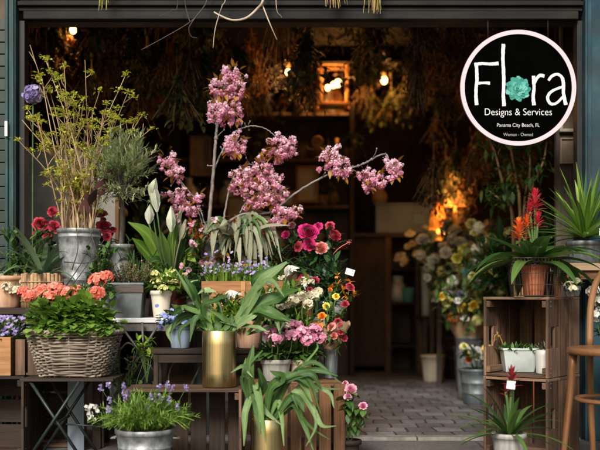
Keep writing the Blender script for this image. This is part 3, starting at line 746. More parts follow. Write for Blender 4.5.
# brass candle holder with scroll
p = P(317, 142, 8.5); t = thing('candle_bracket', 'brass scroll bracket with a lit candle on the dark shelves', 'candle holder', p)
mb = MB(); pts = [p + V(.05 * math.cos(a) * (1 - a / 16), 0, .05 * math.sin(a) * (1 - a / 16)) for a in [k * .45 for k in range(22)]]
mb.tube(pts, .009, 6); mb.tube(cat([pts[0], p + V(-.02, 0, -.06), p + V(-.1, 0, -.05)], 6), .008, 6); obj('scroll', mb, 'gilt', t)
mb = MB(); mb.lathe([(.03, -.03), (.032, -.02), (.014, -.012), (.014, 0)], p + V(.17, 0, -.02), 12)
mb.tube([p + V(.04, 0, -.04), p + V(.17, 0, -.05)], .007, 6); obj('cup', mb, 'gilt', t)
mb = MB(); mb.lathe([(.013, -.01), (.013, .05), (.004, .052)], p + V(.17, 0, -.02), 10); obj('candle', mb, 'shade_amber', t)

# low dark cabinet with monitor-like box on top, open niche
CY = 9.3; cx0, cx1 = X(340, CY), X(419, CY); ct = Z(233, CY)
t = thing('cabinet', 'dark brown counter cabinet with an open shelf niche at the back of the shop', 'cabinet', ((cx0 + cx1) / 2, CY + .25, 0))
xm = X(388, CY)
bpart('door', [bx(cx0, xm - .03, CY, CY + .03, .06, ct - .05)], 'wood_dark', .003, t)
bpart('side_panel', [bx(xm - .028, xm + .028, CY - .01, CY + .5, 0, ct - .041)], 'wood_crate', .003, t)
bpart('side_panel', [bx(cx1 - .03, cx1, CY, CY + .5, 0, ct - .041)], 'wood_black', .003, t)
bpart('top', [bx(cx0 - .03, X(438, CY), CY - .03, CY + .52, ct - .04, ct)], 'wood_black', .004, t)
bpart('back_board', [bx(cx0, cx1, CY + .5, CY + .52, 0, ct - .041)], 'wood_black', 0, t)
for py in (302, 268, 345): bpart('shelf_board', [bx(xm + .03, cx1 - .031, CY + .01, CY + .49, Z(py, CY) - .025, Z(py, CY))], 'wood_dark', .002, t)
mb = MB(); mb.ball((xm - .06, CY - .012, .8), .012, 6); obj('knob', mb, 'gilt', t)
# grey box on the cabinet
a, b, z0, z1 = X(376, CY), X(434, CY), ct + .003, Z(205, CY)
t = thing('display_box', 'dull grey trough with a blue patch standing on the dark cabinet', 'box', ((a + b) / 2, CY + .1, z0))
q = Matrix.Rotation(.0, 3, 'X')
bpart('body', [bx(a, b, CY + .02, CY + .32, z0, z1)], 'paint_grey', .006, t)
bpart('blue_panel', [bx(X(413, CY), X(427, CY), CY + .012, CY + .019, Z(225, CY), Z(213, CY))], 'screen_blue', .002, t)
bpart('rim', [bx(a - .012, b + .012, CY + .008, CY + .33, z1 + .001, z1 + .02)], 'paint_grey', .004, t)
p = P(383, 208, CY + .2)
mb = MB(); mb.lathe(cat2([(.05, 0), (.075, .05), (.07, .1), (.045, .14), (.05, .16), (.042, .155)]), (X(381, CY), CY + .18, z1 + .0205), 18)
tag(obj('clay_jar', mb, 'terracotta_pale', loc=(X(381, CY), CY + .18, z1 + .0205)), 'tan clay jar standing on the grey trough', 'jar')
# white jug and turquoise cup in the niche
zz = Z(302, CY) + .001
mb = MB(); mb.lathe(cat2([(.06, 0), (.085, .06), (.075, .14), (.05, .2), (.062, .24), (.054, .238)]), (X(399, CY), CY + .15, zz), 20)
o = obj('jug', mb, 'porcelain', loc=(X(399, CY), CY + .15, zz)); tag(o, 'white jug inside the cabinet niche beside the turquoise cup', 'jug')
mb = MB(); mb.lathe(cat2([(.05, 0), (.058, .06), (.062, .13), (.056, .128)]), (X(409, CY), CY + .08, zz), 18)
tag(obj('cup', mb, 'teal', loc=(X(409, CY), CY + .08, zz)), 'turquoise cup inside the cabinet niche', 'cup')
# stool with steel vase of cream roses
SYY = 8.75
t = table('side_table', 'dark wooden side table in the shop behind the white bucket', X(420, SYY), X(470, SYY), SYY - .1, SYY + .3, Z(316, SYY), .03, 'wood_dark', 'wood_black')
c = V(X(427, SYY), SYY + .05, Z(316, SYY) + .001)
t = thing('vase', 'slim silver vase on the dark side table holding cream roses', 'vase', c)
add_pot(t, c, .05, .04, .43, 'zinc_pale', 'body', soil=False, rim=.004)
t = thing('rose_bouquet', 'cream roses drooping from the slim silver vase in the shop', 'bouquet', c + V(0, 0, .4))
top = c + V(0, 0, .42); st = MB()
for px, py in ((399, 256), (408, 247), (412, 243), (405, 262), (420, 240), (416, 253), (429, 236), (437, 246), (424, 260), (434, 232), (443, 240), (447, 255), (410, 233), (426, 228)):
    e = P(px, py, SYY + R.uniform(-.12, .12)); st.tube(cat([top, (top + e) / 2 + V(0, 0, .05), e], 6), .0035, 4)
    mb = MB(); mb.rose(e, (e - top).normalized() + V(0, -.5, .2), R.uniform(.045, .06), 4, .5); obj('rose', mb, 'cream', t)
    for k in range(3): st.leaf(lerpl([top, e], R.uniform(.5, .95)), rdir(), .09, .04, .5, 3)
obj('stems', st, 'leaf_dark', t)
# white bucket on the floor
c = V(X(433, 8.3), 8.3, .006)
t = thing('white_bucket', 'plain off-white bucket on the shop floor by the side table', 'bucket', c)
add_pot(t, c, .10, .078, .215, 'ceramic_cream', 'body', soil=False, rim=.008)
# table lamps at the back right
def tlamp(px, py0, py1, Y, label, mshade, watt, base_z, r):
    z0, z1 = Z(py1, Y), Z(py0, Y); x = X(px, Y); t = thing('table_lamp', label, 'lamp', (x, Y, base_z))
    mb = MB(); mb.lathe([(r, z0), (r * .96, z0 + (z1 - z0) * .3), (r * .6, z0 + (z1 - z0) * .8), (r * .28, z1)], (x, Y, 0), 24, cap=False); obj('lamp_shade', mb, mshade, t)
    mb = MB(); mb.lathe([(.075, base_z), (.07, base_z + .02), (.02, base_z + .05), (.03, (base_z + z0) / 2), (.014, z0 - .02), (.014, z1)], (x, Y, 0), 18); obj('lamp_base', mb, 'gilt', t)
    lamp_light(t, V(x, Y - .02, z0 - .02), watt); lamp_light(t, V(x, Y - r - .12, z1 + .06), watt * .5); return t
RY = 8.2
t = table('lamp_table', 'dark wooden table carrying the two glowing lamps at the back right', X(432, RY), X(520, RY), RY - .2, RY + .3, Z(242, RY), .03, 'wood_dark', 'wood_black')
tlamp(455, 190, 206, RY, 'stained glass lamp with glowing yellow shade at the back right', 'shade_glow', 9, Z(242, RY) + .001, .09)
tlamp(438, 203, 229, RY + .12, 'squat amber lamp glowing left of the stained glass lamp', 'shade_amber', 7, Z(242, RY) + .001, .075)
mb = MB(); c = V(X(448, 8.1), 8.02, Z(242, RY) + .001)
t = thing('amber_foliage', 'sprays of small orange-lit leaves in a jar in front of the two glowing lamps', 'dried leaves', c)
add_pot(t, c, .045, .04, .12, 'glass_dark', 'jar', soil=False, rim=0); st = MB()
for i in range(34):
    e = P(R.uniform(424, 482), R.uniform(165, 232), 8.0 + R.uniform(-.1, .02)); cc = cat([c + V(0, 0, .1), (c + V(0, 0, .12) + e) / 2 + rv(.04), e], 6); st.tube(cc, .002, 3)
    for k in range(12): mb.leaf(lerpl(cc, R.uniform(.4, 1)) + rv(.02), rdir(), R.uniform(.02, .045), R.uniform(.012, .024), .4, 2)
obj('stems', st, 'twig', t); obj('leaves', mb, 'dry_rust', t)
# dim pinkish hydrangea heads on the table's front edge, in a crock
c = V(X(470, 7.8), 7.8, .006); t = thing('crock', 'tall dark crock on the floor under the dusty pink hydrangeas', 'crock', c)
add_pot(t, c, .13, .11, .75, 'zinc_dark', 'body', soil=False)
t = thing('hydrangea_bunch', 'dusty cream-pink hydrangea heads massed in front of the glowing lamps', 'flowers', c + V(0, 0, .7)); st = MB()
for px, py in ((446, 226), (455, 232), (466, 236), (476, 228), (484, 238), (470, 248), (458, 246), (490, 226), (478, 252), (448, 244), (492, 248)):
    e = P(px, py, 7.8 + R.uniform(-.15, .12)); st.tube(cat([c + V(0, 0, .72), (c + V(0, 0, .8) + e) / 2, e], 5), .004, 4)
    mb = MB(); mb.ball(e, .035, 5, .3)
    for i in range(60): d = rdir(); mb.floret(e + d * .05, d, .016, 4)
    obj('flower_head', mb, 'dry_white' if R.random() < .6 else 'cream', t)
    for k in range(4): st.leaf(e + rv(.08) - V(0, 0, .06), rdir(), .12, .06, .6, 3)
obj('stems', st, 'leaf_dark', t)

for px, bpx, Y, z0, py0, py1, n_, cols, lb in ((444, 470, 7.45, .6, 236, 300, 32, ['white', 'white', 'lemon', 'cream', 'white'], 'wide mass of cream and white blooms in a tub left of the yellow bouquet'), (490, 518, 6.6, .6, 222, 290, 28, ['white', 'cream', 'lemon', 'bud'], 'pale cream and green blooms crowding behind the upper crate')):
    c = V(X(bpx, Y), Y, .006); t = thing('flower_tub', lb, 'flowers', c); add_pot(t, c, .12, .1, z0 * .55, 'zinc_dark', 'tub', soil=False); st = MB(); b0 = c + V(0, 0, z0 * .5)
    for i in range(n_):
        e = P(px + R.uniform(-26, 26), R.uniform(py0, py1), Y + R.uniform(-.2, .1)); cc = cat([b0, (b0 + e) / 2 + rv(.05), e], 5); st.tube(cc, .003, 4); mb = MB()
        if R.random() < .5: mb.rose(e, V((e.x - b0.x), -.8, .4) + rv(.3), R.uniform(.035, .055), 4)
        else:
            for k in range(40): d = rdir(); mb.floret(e + d * .032, d, .017, 5)
        obj('flower', mb, R.choice(cols), t)
        for k in range(7): st.leaf(lerpl(cc, R.uniform(.5, 1)) + rv(.05), rdir(), R.uniform(.06, .11), .035, .5, 3)
    obj('foliage', st, 'leaf', t)
# left inside: cream board and purple hydrangea stem
bpart_t = thing('cream_board', 'tall cream panel standing inside the doorway behind the branch bucket', 'panel', (X(70, 5.6), 5.6, 0))
bpart('panel', [bx(X(25, 5.6), X(116, 5.6), 5.58, 5.61, .004, Z(150, 5.6))], 'panel_cream', .003, bpart_t)
bpart('frame', [bx(X(25, 5.6) - .02, X(25, 5.6) - .001, 5.575, 5.615, .004, Z(150, 5.6) + .02), bx(X(116, 5.6) + .001, X(116, 5.6) + .02, 5.575, 5.615, .004, Z(150, 5.6) + .02)], 'wood_mid', .002, bpart_t)
# right: frames hanging inside
bpart_t = thing('partition', 'narrow dark partition inside the right edge of the doorway', 'partition', (X(575, 5.5), 5.5, 0))
bpart('board', [bx(X(556, 5.5), X(600, 5.5), 5.5, 5.54, .006, 2.6)], 'wood_black', .003, bpart_t)
framed('framed_picture', 'tall narrow pale-edged frame hanging right of the added round logo', 559.5, 578, 18, 132, 5.48, rim=.017, m='ceramic_beige', mp='wall_dark')
framed('framed_picture', 'small pale print hanging low on the dark partition by the right jamb', 560, 578, 138, 164, 5.48, rim=.008, m='wood_pale')

# indoor shrub with bare arching stems at the right
c = V(X(518, 5.9), 5.9, .006)
t = thing('indoor_tree', 'thin yellow-green tree with arching stems inside behind the crates', 'tree', c)
add_pot(t, c, .15, .12, .3, 'terracotta')
st = MB(); fo = MB(); base = c + V(0, 0, .27)
for path in ([(512, 215), (503, 185), (494, 150), (484, 130)], [(520, 215), (516, 180), (511, 150), (505, 120)], [(528, 210), (536, 180), (545, 155), (548, 120)], [(524, 212), (530, 170), (528, 140)], [(514, 220), (500, 200), (488, 190)]):
    pts = [base] + [P(x, y, 5.9 + R.uniform(-.1, .1)) for x, y in path]; cc = cat(pts, 12); st.tube(cc, [.012, .004], 5)
    for k in range(60):
        q = lerpl(cc, R.uniform(.4, 1)) + rv(.05); fo.leaf(q, rdir() + V(0, 0, -.2), R.uniform(.05, .09), R.uniform(.018, .03), .6, 3)
obj('trunk', st, 'twig', t); obj('crown', fo, 'leaf', t)
# dark leafy plants filling the gloom (left of the cherry, and right of the cabinet)
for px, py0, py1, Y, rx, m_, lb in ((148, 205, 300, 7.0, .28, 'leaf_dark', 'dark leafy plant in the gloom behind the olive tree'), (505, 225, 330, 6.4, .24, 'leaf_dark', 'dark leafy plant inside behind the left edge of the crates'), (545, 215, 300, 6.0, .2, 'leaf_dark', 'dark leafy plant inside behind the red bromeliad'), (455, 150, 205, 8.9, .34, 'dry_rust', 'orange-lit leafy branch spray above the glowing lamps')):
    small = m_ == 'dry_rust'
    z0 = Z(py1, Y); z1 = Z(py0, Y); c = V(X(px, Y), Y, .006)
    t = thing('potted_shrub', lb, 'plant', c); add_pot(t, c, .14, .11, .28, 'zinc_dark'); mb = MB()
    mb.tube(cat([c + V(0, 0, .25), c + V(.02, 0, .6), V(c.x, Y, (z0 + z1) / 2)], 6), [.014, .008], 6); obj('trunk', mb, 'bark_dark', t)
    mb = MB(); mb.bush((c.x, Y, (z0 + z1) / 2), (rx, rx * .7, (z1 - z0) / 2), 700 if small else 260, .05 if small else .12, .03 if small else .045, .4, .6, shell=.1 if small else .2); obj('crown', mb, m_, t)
# ================================================================== overlaid logo, added as a hanging disc
SG = 4.965; SS = SG / F; sc_ = P(518, 88, SG)
t = thing('overlay_logo', 'overlaid round black logo with pale pink rim and white lettering, added as a hanging disc in the doorway', 'logo', sc_)
def S(px, py, dy=0.): return V(sc_.x + (px - 518) * SS, SG + dy, sc_.z - (py - 88) * SS)
mb = MB(); n = 96
def ring(r0, r1, y0, y1):
    m_ = MB(); rows = []
    for (r, y) in ((r0, y1), (r0, y0), (r1, y0), (r1, y1)):
        rows.append([V(sc_.x + r * SS * math.cos(2 * PI * j / n), SG + y, sc_.z + r * SS * math.sin(2 * PI * j / n)) for j in range(n)])
    m_.grid(rows, None, .5, True); return m_
fr = [mb.vert(V(sc_.x + 54.2 * SS * math.cos(2 * PI * j / n), SG - .003, sc_.z + 54.2 * SS * math.sin(2 * PI * j / n))) for j in range(n)]
bk = [mb.vert(V(sc_.x + 54.2 * SS * math.cos(2 * PI * j / n), SG + .006, sc_.z + 54.2 * SS * math.sin(2 * PI * j / n))) for j in range(n)]
mb.face(tuple(fr)); mb.face(tuple(reversed(bk)))
obj('disc', mb, 'logo_black', t, smooth=False)
obj('rim', ring(53.6, 57.8, -.008, .008), 'logo_pink', t, smooth=False)
mb = MB()
def stroke(mbb, pts, ws, dy, rough_=.35):
    """a brush stroke with a slightly torn edge, lying on the logo disc"""
    c = cat([V(a, 0, b) for a, b in pts], max(10, 7 * len(pts))); rows = []; k = len(c) - 1
    for i, q in enumerate(c):
        tg = c[min(i + 1, k)] - c[max(i - 1, 0)]; tg.normalize(); w_ = lerpl(list(ws), i / k) / 2
        nx, nz = -tg.z, tg.x
        a_ = w_ + R.uniform(-rough_, rough_) * .5; b_ = w_ + R.uniform(-rough_, rough_) * .5
        rows.append([S(q.x + nx * a_, q.z + nz * a_, dy), S(q.x - nx * b_, q.z - nz * b_, dy)])
    mbb.grid(rows, None, .5)
stroke(mb, [(476, 63), (476.8, 78), (475.8, 92), (476.4, 105.2)], [3.4, 3.0, 3.2, 3.6], -.0042)
stroke(mb, [(474.2, 64.6), (482, 63.8), (490, 64.2), (498.4, 63.6)], [3.2, 2.6, 2.8, 3.6], -.0046)
stroke(mb, [(477, 83.6), (484, 83), (489.8, 83.4)], [2.6, 2.4, 3.0], -.0046)
stroke(mb, [(503.2, 44.2), (502.8, 60), (503.6, 80), (503.2, 96), (504, 106.2)], [3.6, 3.2, 3.4, 3.2, 3.8], -.0042)
stroke(mb, [(533.2, 76), (533.8, 88), (533, 97), (533.8, 105.4)], [3.4, 3.0, 3.2, 3.6], -.0042)
stroke(mb, [(534.2, 84), (536.6, 78.6), (540, 75.6), (544.2, 76.4)], [2.2, 2.8, 3.2, 3.4], -.0046)
stroke(mb, [(548.2, 80.6), (551.6, 76.4), (557, 74.4), (561.6, 77.4), (563.2, 84), (563.4, 94), (565.6, 105)], [2.4, 2.8, 2.6, 3.0, 3.2, 3.2, 3.4], -.0042)
stroke(mb, [(562.6, 87), (555, 89.6), (549.2, 93.6), (547.4, 99), (550.4, 103.8), (556, 103.4), (562.6, 97)], [2.4, 2.4, 2.8, 3.0, 2.8, 2.4, 2.4], -.0046)
obj('lettering', mb, 'logo_white', t, smooth=False)
def text(body, px, py, width, m, name='lettering', dz=0., bold=0.):
    cu = bpy.data.curves.new('lettering', 'FONT'); cu.body = body; cu.align_x = 'CENTER'; cu.size = 1; cu.offset = -.012
    o = bpy.data.objects.new('tmp', cu); COL.objects.link(o); bpy.context.view_layer.update()
    dg = bpy.context.evaluated_depsgraph_get(); me = bpy.data.meshes.new_from_object(o.evaluated_get(dg))
    xs = [v.co.x for v in me.vertices]; k = width * SS / (max(xs) - min(xs)); mb = MB()
    base = S(px, py, -.0044)
    for v in me.vertices:
        mb.vert(base + V(v.co.x * k + R.uniform(-.25, .25) * .0004, 0, v.co.y * k * 1.12))
    for f in me.polygons: mb.face(tuple(f.vertices))
    bpy.data.objects.remove(o); obj(name, mb, m, t, smooth=False)
text('Designs & Services', 518, 115.4, 67, 'logo_white')
text('Panama City Beach, FL', 518, 127, 42.5, 'logo_white')
text('Woman - Owned', 518, 136.2, 29.5, 'logo_grey')
mb = MB()                                                        # the mint rose that stands for the letter o
for k, (rr, n_) in enumerate(((12.9, 9), (11.2, 9), (9.4, 8), (7.6, 7), (5.8, 6), (4.2, 5), (2.6, 4))):
    for j in range(n_):
        a = 2 * PI * (j + .5 * (k % 2)) / n_ + R.uniform(-.12, .12); hw = PI / n_ * 1.25; rows = []; pv = R.uniform(.05, .95)
        for tt in (0, .5, .85, 1):
            row = []
            for q in (-1, -.5, 0, .5, 1):
                rad = rr * (.2 + .8 * tt) * (1 - .16 * q * q * tt) * (1 + (.05 * math.sin(q * 9 + k) if tt == 1 else 0))
                an = a + q * hw * (.7 + .3 * math.sin(tt * PI))
                row.append(S(517.8 + rad * math.cos(an), 89 + rad * math.sin(an), -.004 - .0016 * k - .0015 * tt * (1 + q * .5)))
            rows.append(row)
        mb.grid(rows, None, pv)
obj('rose_emblem', mb, 'logo_teal', t)
for dx in (-30, 30):
    mb = MB(); a = S(518 + dx, 88 - 49.8, .0); mb.tube([a, V(a.x, SG + .003, 2.1)], .0012, 5); obj('wire', mb, 'wire', t)  # wires added to carry the logo disc

# ================================================================== branches and straw hanging over the header
def hang(name, label, paths, m, Y, catg='branch', group=None, r0=.006):
    p = P(paths[0][0][0][0], -60, Y); t = MB()
    for path, r in paths:
        t.tube(cat([P(x, y, Y + R.uniform(-.02, .02)) for x, y in path], 8 + 6 * len(path)), [r, r * .5], 6)
    o = obj(name, t, m, loc=p); tag(o, label, catg, group); return o
hang('bare_branch', 'thick pale curved branch hanging over the shutter rail', [([(268, -95), (264, -20), (263, 0), (257, 9), (246, 18), (232, 20), (219, 15), (214, 12)], .0085), ([(219, 15), (215, 30), (213, 48)], .003), ([(262, 4), (270, 24), (277, 40)], .004)], 'pale_branch', 4.84)
hang('bare_branch', 'thin dark looping vine hanging left of the pale curved branch', [([(214, -95), (208, -10), (203, 8), (190, 22), (165, 37), (141, 50)], .0032), ([(203, 8), (195, 18), (189, 28), (191, 36), (197, 38)], .0026), ([(180, -90), (178, 0), (172, 10), (160, 16)], .002), ([(190, 22), (186, 8), (182, -20)], .002)], 'bark_dark', 4.86)
hang('bare_branch', 'short thin twig hanging right of the pale curved branch', [([(279, -95), (276, 0), (282, 18)], .0028), ([(223, -95), (226, -10), (222, 6), (219, 14)], .0028)], 'pale_branch', 4.87)
def straw(px, py, n, label, m, wdt=12, L=1.):
    base = P(px, -75, 4.86); mb = MB()
    for i in range(n):
        e = P(px + R.gauss(0, wdt * .5), py - abs(R.gauss(0, 5)), 4.84 + R.uniform(-.04, .03)); mb.ribbon([base + V(R.uniform(-.01, .01), 0, 0), (base + e) / 2 + V(R.uniform(-.02, .02), -.03, 0), e], [.004, .005, .001], n=6)
    mb.tube([base - V(0, 0, .02), V(base.x, 4.9, 2.66), V(base.x, 4.94, 2.7)], .004, 5)
    o = obj('straw_tuft', mb, m, loc=base); tag(o, label, 'dried grass', None)
straw(334, 9, 26, 'golden dried grass tuft hanging over the header, left one of two', 'straw', 11)
straw(375, 14, 22, 'golden dried grass tuft hanging over the header, right one of two', 'straw', 7)
straw(103, 11, 12, 'small yellow-green dried grass tip hanging over the header at the far left', 'bud', 6)

# ================================================================== supports
table('display_table', 'weathered white board table carrying the zinc trough and long wooden planter', X(96, 4.7), X(327, 4.7), 4.7, 5.12, .612, .022, 'table_white', 'iron_grey', 4, .022)
table('plank_stand', 'dark plank stand behind the wicker basket carrying the tall branch bucket', X(-24, 4.66), X(104, 4.66), 4.66, 4.93, .66, .03, 'wood_dark', 'wood_dark', 3, .04)
table('low_bench', 'low dark plank bench in front of the white table', X(150, 4.47), X(318, 4.47), 4.5, 4.665, .477, .022, 'wood_dark', 'wood_dark', 2, .02)
# curved iron braces on the white table
# crates on the left
crate('wooden_crate', 'dark empty wooden crate under the brass staghorn planter', V(X(186, 4.33), 4.335, .002), .495, .319, .24, 0, 'wood_crate', slats=6, vert=True, mback='wood_dark')  # darker back wood stands in for the shade inside the crate
crate('wooden_crate', 'reddish upright wooden crate under the pink kalanchoes', V(X(297, 4.46), 4.46, .002), .38, .333, .32, PI + .16, 'wood_mid', slats=6, vert=True)
crate('wooden_crate', 'brown crate standing on the pavement below the wicker basket', V(X(48, 4.72), 4.80, .002), .30, .36, .2, .05, 'wood_crate', slats=3, mback='wood_dark')  # interior shade put into the back panel's darker wood
crate('wooden_crate', 'very dark crate at the far left under the orange wooden box', V(X(-8, 4.4), 4.52, .002), .30, .36, .26, -.05, 'wood_dark', slats=3)
mb = MB(); mb.box((X(76, 4.62), 4.62, .17), (.075, .014, .335), rotz(.1)); o = obj('slate_board', mb, 'paint_grey', loc=(X(76, 4.62), 4.62, 0), smooth=False, bevel=.002); tag(o, 'narrow blue-grey board standing behind the folding table legs', 'board')

# right crates, one on the other
cA = V(X(548, 4.32), 4.32, 0)
AW, AD, AH, AR = .305, .38, .352, -math.radians(36)
qa = rotz(AR)
ca = cA - qa @ V(AW / 2, -AD / 2, 0)
def crate_at(z): return V(ca.x, ca.y, z)
crate('wooden_crate', 'lower of two stacked wooden crates on the right, behind the crimson bromeliad', crate_at(.002), AW, AH, AD, AR, 'wood_crate', slats=4, vert=True)
crate('wooden_crate', 'upper of two stacked wooden crates on the right, holding a pale zinc trough', crate_at(.002 + AH + .004), AW, AH, AD, AR, 'wood_crate', slats=4, vert=True)
ZA0 = .002 + AH + .004 + .0145           # inside floor of the upper crate
ZA1 = .002 + 2 * AH + .004 + .003        # top of the upper crate
# plank stool at the right edge carrying the yucca
Yy = 4.62
table('plank_stand', 'pale plank stand at the right edge under the spiky yucca', X(565, Yy), X(640, Yy), Yy, Yy + .28, Z(263, Yy), .034, 'wood_pale', 'wood_mid', 2, .03)

# folding bistro table under the basket
TY0, TY1, TZ = 4.22, 4.52, .366
tx0, tx1 = X(19, 4.22), X(113, 4.22)
t = thing('folding_table', 'small green-black folding bistro table under the wicker basket', 'table', ((tx0 + tx1) / 2, 4.37, 0))
mb = MB()
for i in range(6): mb.box(((tx0 + tx1) / 2, TY0 + .025 + i * .05, TZ - .006), (tx1 - tx0, .042, .012), ax=0)
obj('tabletop', mb, 'wood_dark', t, bevel=.002, smooth=False)
def bar(mb, a, b, r): mb.tube([a, b], r, 6)
for y in (TY0 + .012, TY1 - .012):
    for a, b in ((29, 79), (79, 29)):
        mb = MB(); off = .008 if a < b else -.008
        bar(mb, V(X(a, 4.22), y + off, TZ - .013), V(X(b, 4.22) + (.02 if b > a else -.02), y + off, .004), .0075); obj('leg', mb, 'iron_green', t)
for z, f in ((.02, 1), (.175, 0)):
    mb = MB(); bar(mb, V(X(54, 4.22) - (.12 if f else .0), TY0 + .02, z), V(X(54, 4.22) - (.12 if f else .0), TY1 - .02, z), .006); obj('cross_bar', mb, 'iron_green', t)
mb = MB(); bar(mb, V(X(66, 4.22), TY0 + .002, .175), V(X(100, 4.22), TY0 + .002, .165), .004); obj('stay', mb, 'iron_green', t)

# grey folding iron frame under the white table front left, with scrolls
t = thing('iron_trestle', 'grey wrought iron trestle with crossed and scrolled bars under the white table', 'trestle', (X(135, 4.69), 4.66, 0))
for a, b in (((118, 322), (168, 390)), ((160, 322), (112, 400)), ((142, 322), (146, 392)), ((205, 356), (188, 392))):
    mb = MB(); mb.tube([P(a[0], a[1], 4.675), P(b[0], b[1], 4.675)], .006, 6); obj('bar', mb, 'iron_grey', t)
for pts in ([(168, 392), (170, 370), (180, 358), (196, 355), (205, 362)], [(120, 350), (128, 343), (137, 350), (132, 362), (124, 358)], [(120, 385), (132, 375), (142, 360), (148, 345)]):
    mb = MB(); mb.tube(cat([P(x, y, 4.69) for x, y in pts], 20), .005, 6); obj('scroll', mb, 'iron_grey', t)

# bentwood chair at the right
def bentwood():
    c0 = V(1.275, 4.02, 0); t = thing('bentwood_chair', 'brown bentwood chair with hooped back at the right edge', 'chair', c0)
    zs = .508; r = .195
    mb = MB(); mb.lathe([(r - .03, zs - .03), (r, zs - .026), (r + .004, zs - .012), (r, zs), (r - .02, zs + .003), (.02, zs - .003)], c0, 40, .5); obj('seat', mb, 'wood_bent', t)
    for a in (215, 325):
        d = V(math.cos(math.radians(a)), math.sin(math.radians(a)), 0); mb = MB()
        mb.tube(cat([c0 + d * (r - .02) + V(0, 0, zs - .02), c0 + d * r + V(0, 0, .26), c0 + d * (r + .03)], 8), [.017, .015, .012], 10); obj('leg', mb, 'wood_bent', t)
    # hooped back runs down into the rear legs
    def hoop(w_, h_, z0):
        return [(-w_, z0), (-w_ * 1.04, z0 + h_ * .5), (-w_ * .86, z0 + h_ * .84), (-w_ * .4, z0 + h_), (w_ * .4, z0 + h_), (w_ * .86, z0 + h_ * .84), (w_ * 1.04, z0 + h_ * .5), (w_, z0)]
    for a in (-1, 1):
        mb = MB(); x = a * .155
        mb.tube(cat([c0 + V(x, .115, zs), c0 + V(x * 1.02, .14, .25), c0 + V(x * 1.06, .19, 0)], 8), [.016, .014, .012], 10); obj('leg', mb, 'wood_bent', t)
    mb = MB(); mb.tube(cat([c0 + V(x, .118 + (z - zs) * .18, z) for x, z in hoop(.155, .345, zs)], 40), .0145, 10); obj('back_hoop', mb, 'wood_bent', t)
    mb = MB(); mb.tube(cat([c0 + V(x, .112 + (z - zs) * .18, z) for x, z in hoop(.085, .25, zs)], 34), .010, 8); obj('inner_hoop', mb, 'wood_bent', t)
    mb = MB(); k = 40; mb.tube([c0 + V((r - .035) * math.cos(2 * PI * i / k), (r - .035) * math.sin(2 * PI * i / k), .30) for i in range(k + 1)], .009, 8); obj('stretcher_ring', mb, 'wood_bent', t)
    t.rotation_euler = (0, 0, -math.radians(36))
bentwood()

# ================================================================== left display
# wicker basket
BY = 4.37; bx0 = P(75, 375, BY); bz = TZ + .001
t = thing('wicker_basket', 'tapered brown wicker basket on the folding table planted with coral geraniums', 'basket', V(bx0.x, BY, bz))
bh = .205
def ring_pt(a, z, off=0.):
    k = z / bh; hw = .138 + .062 * k + off; hd = .095 + .03 * k + off; e = .45
    ca_, sa = math.cos(a), math.sin(a)
    return V(bx0.x + math.copysign(abs(ca_) ** e, ca_) * hw, BY + math.copysign(abs(sa) ** e, sa) * hd, bz + z)
NS = 34
mb = MB(); rows_ = 19
for i in range(rows_):
    z = .008 + (bh - .03) * i / (rows_ - 1); pts = []
    k = NS * 4
    for j in range(k + 1):
        a = 2 * PI * j / k; pts.append(ring_pt(a, z + R.uniform(-.0012, .0012) + .003 * math.sin(j * .21 + i), .0055 * math.cos(a * NS / 2 + PI * (i % 2))))
    mb.tube(pts, [.0046 + R.uniform(-.0006, .0008)] * 2, 5, R.uniform(.1, .95), cap=False)
obj('weave', mb, 'wicker', t)
mb = MB()
for j in range(NS):
    a = 2 * PI * (j + .5) / NS; mb.tube([ring_pt(a, 0), ring_pt(a, bh * .5), ring_pt(a, bh - .01)], .0035, 5)
obj('stakes', mb, 'wicker', t)
mb = MB()
for s_ in (0, 1, 2):
    pts = [ring_pt(2 * PI * j / 200, bh - .012 + .007 * math.sin(2 * PI * j / 200 * 26 + s_ * 2.1), .004 + .006 * math.cos(2 * PI * j / 200 * 26 + s_ * 2.1)) for j in range(201)]
    mb.tube(pts, .0055, 5, R.uniform(.3, .9), cap=False)
obj('rim', mb, 'wicker', t)
mb = MB(); g = [[V(bx0.x + (ring_pt(2 * PI * j / 40, bh * .85).x - bx0.x) * q, BY + (ring_pt(2 * PI * j / 40, bh * .85).y - BY) * q, bz + bh * .84 + R.uniform(-.004, .004)) for j in range(40)] for q in (.96, .6, .05)]
mb.grid(g, None, .5, True); obj('soil', mb, 'soil', t)
# geraniums
def flower_heads(t, st, base, heads, m, rad, nfl, fr, k=5, name='flower_head', spread=.6, leafy=None, flat=.8):
    for px, py, Y, sc in heads:
        e = P(px, py, Y); b = base + V((e.x - base.x) * spread, (e.y - base.y) * spread, 0)
        st.tube(cat([b, (b + e) / 2 + rv(.012), e - V(0, 0, rad * .5)], 6), .0028, 5)
        mb = MB()
        for i in range(nfl):
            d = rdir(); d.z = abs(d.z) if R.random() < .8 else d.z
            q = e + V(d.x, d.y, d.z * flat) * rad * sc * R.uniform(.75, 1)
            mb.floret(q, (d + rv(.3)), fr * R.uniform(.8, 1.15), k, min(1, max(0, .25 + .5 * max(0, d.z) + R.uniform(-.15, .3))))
        obj(name, mb, m, t)
pb = V(bx0.x, BY, bz + bh * .85)
t = thing('geranium', 'coral red geraniums with bright leaves filling the wicker basket', 'geranium', pb); st = MB()
flower_heads(t, st, pb, [(31, 296, BY - .03, 1.), (41, 291, BY + .02, .9), (56, 290, BY, 1.05), (68, 294, BY - .04, 1.1), (77, 291, BY + .03, .8), (98, 281, BY, 1.1), (106, 277, BY + .03, .8), (97, 293, BY - .04, .9), (50, 297, BY - .06, .7), (24, 292, BY + .04, .7)], 'coral', .036, 60, .0135)
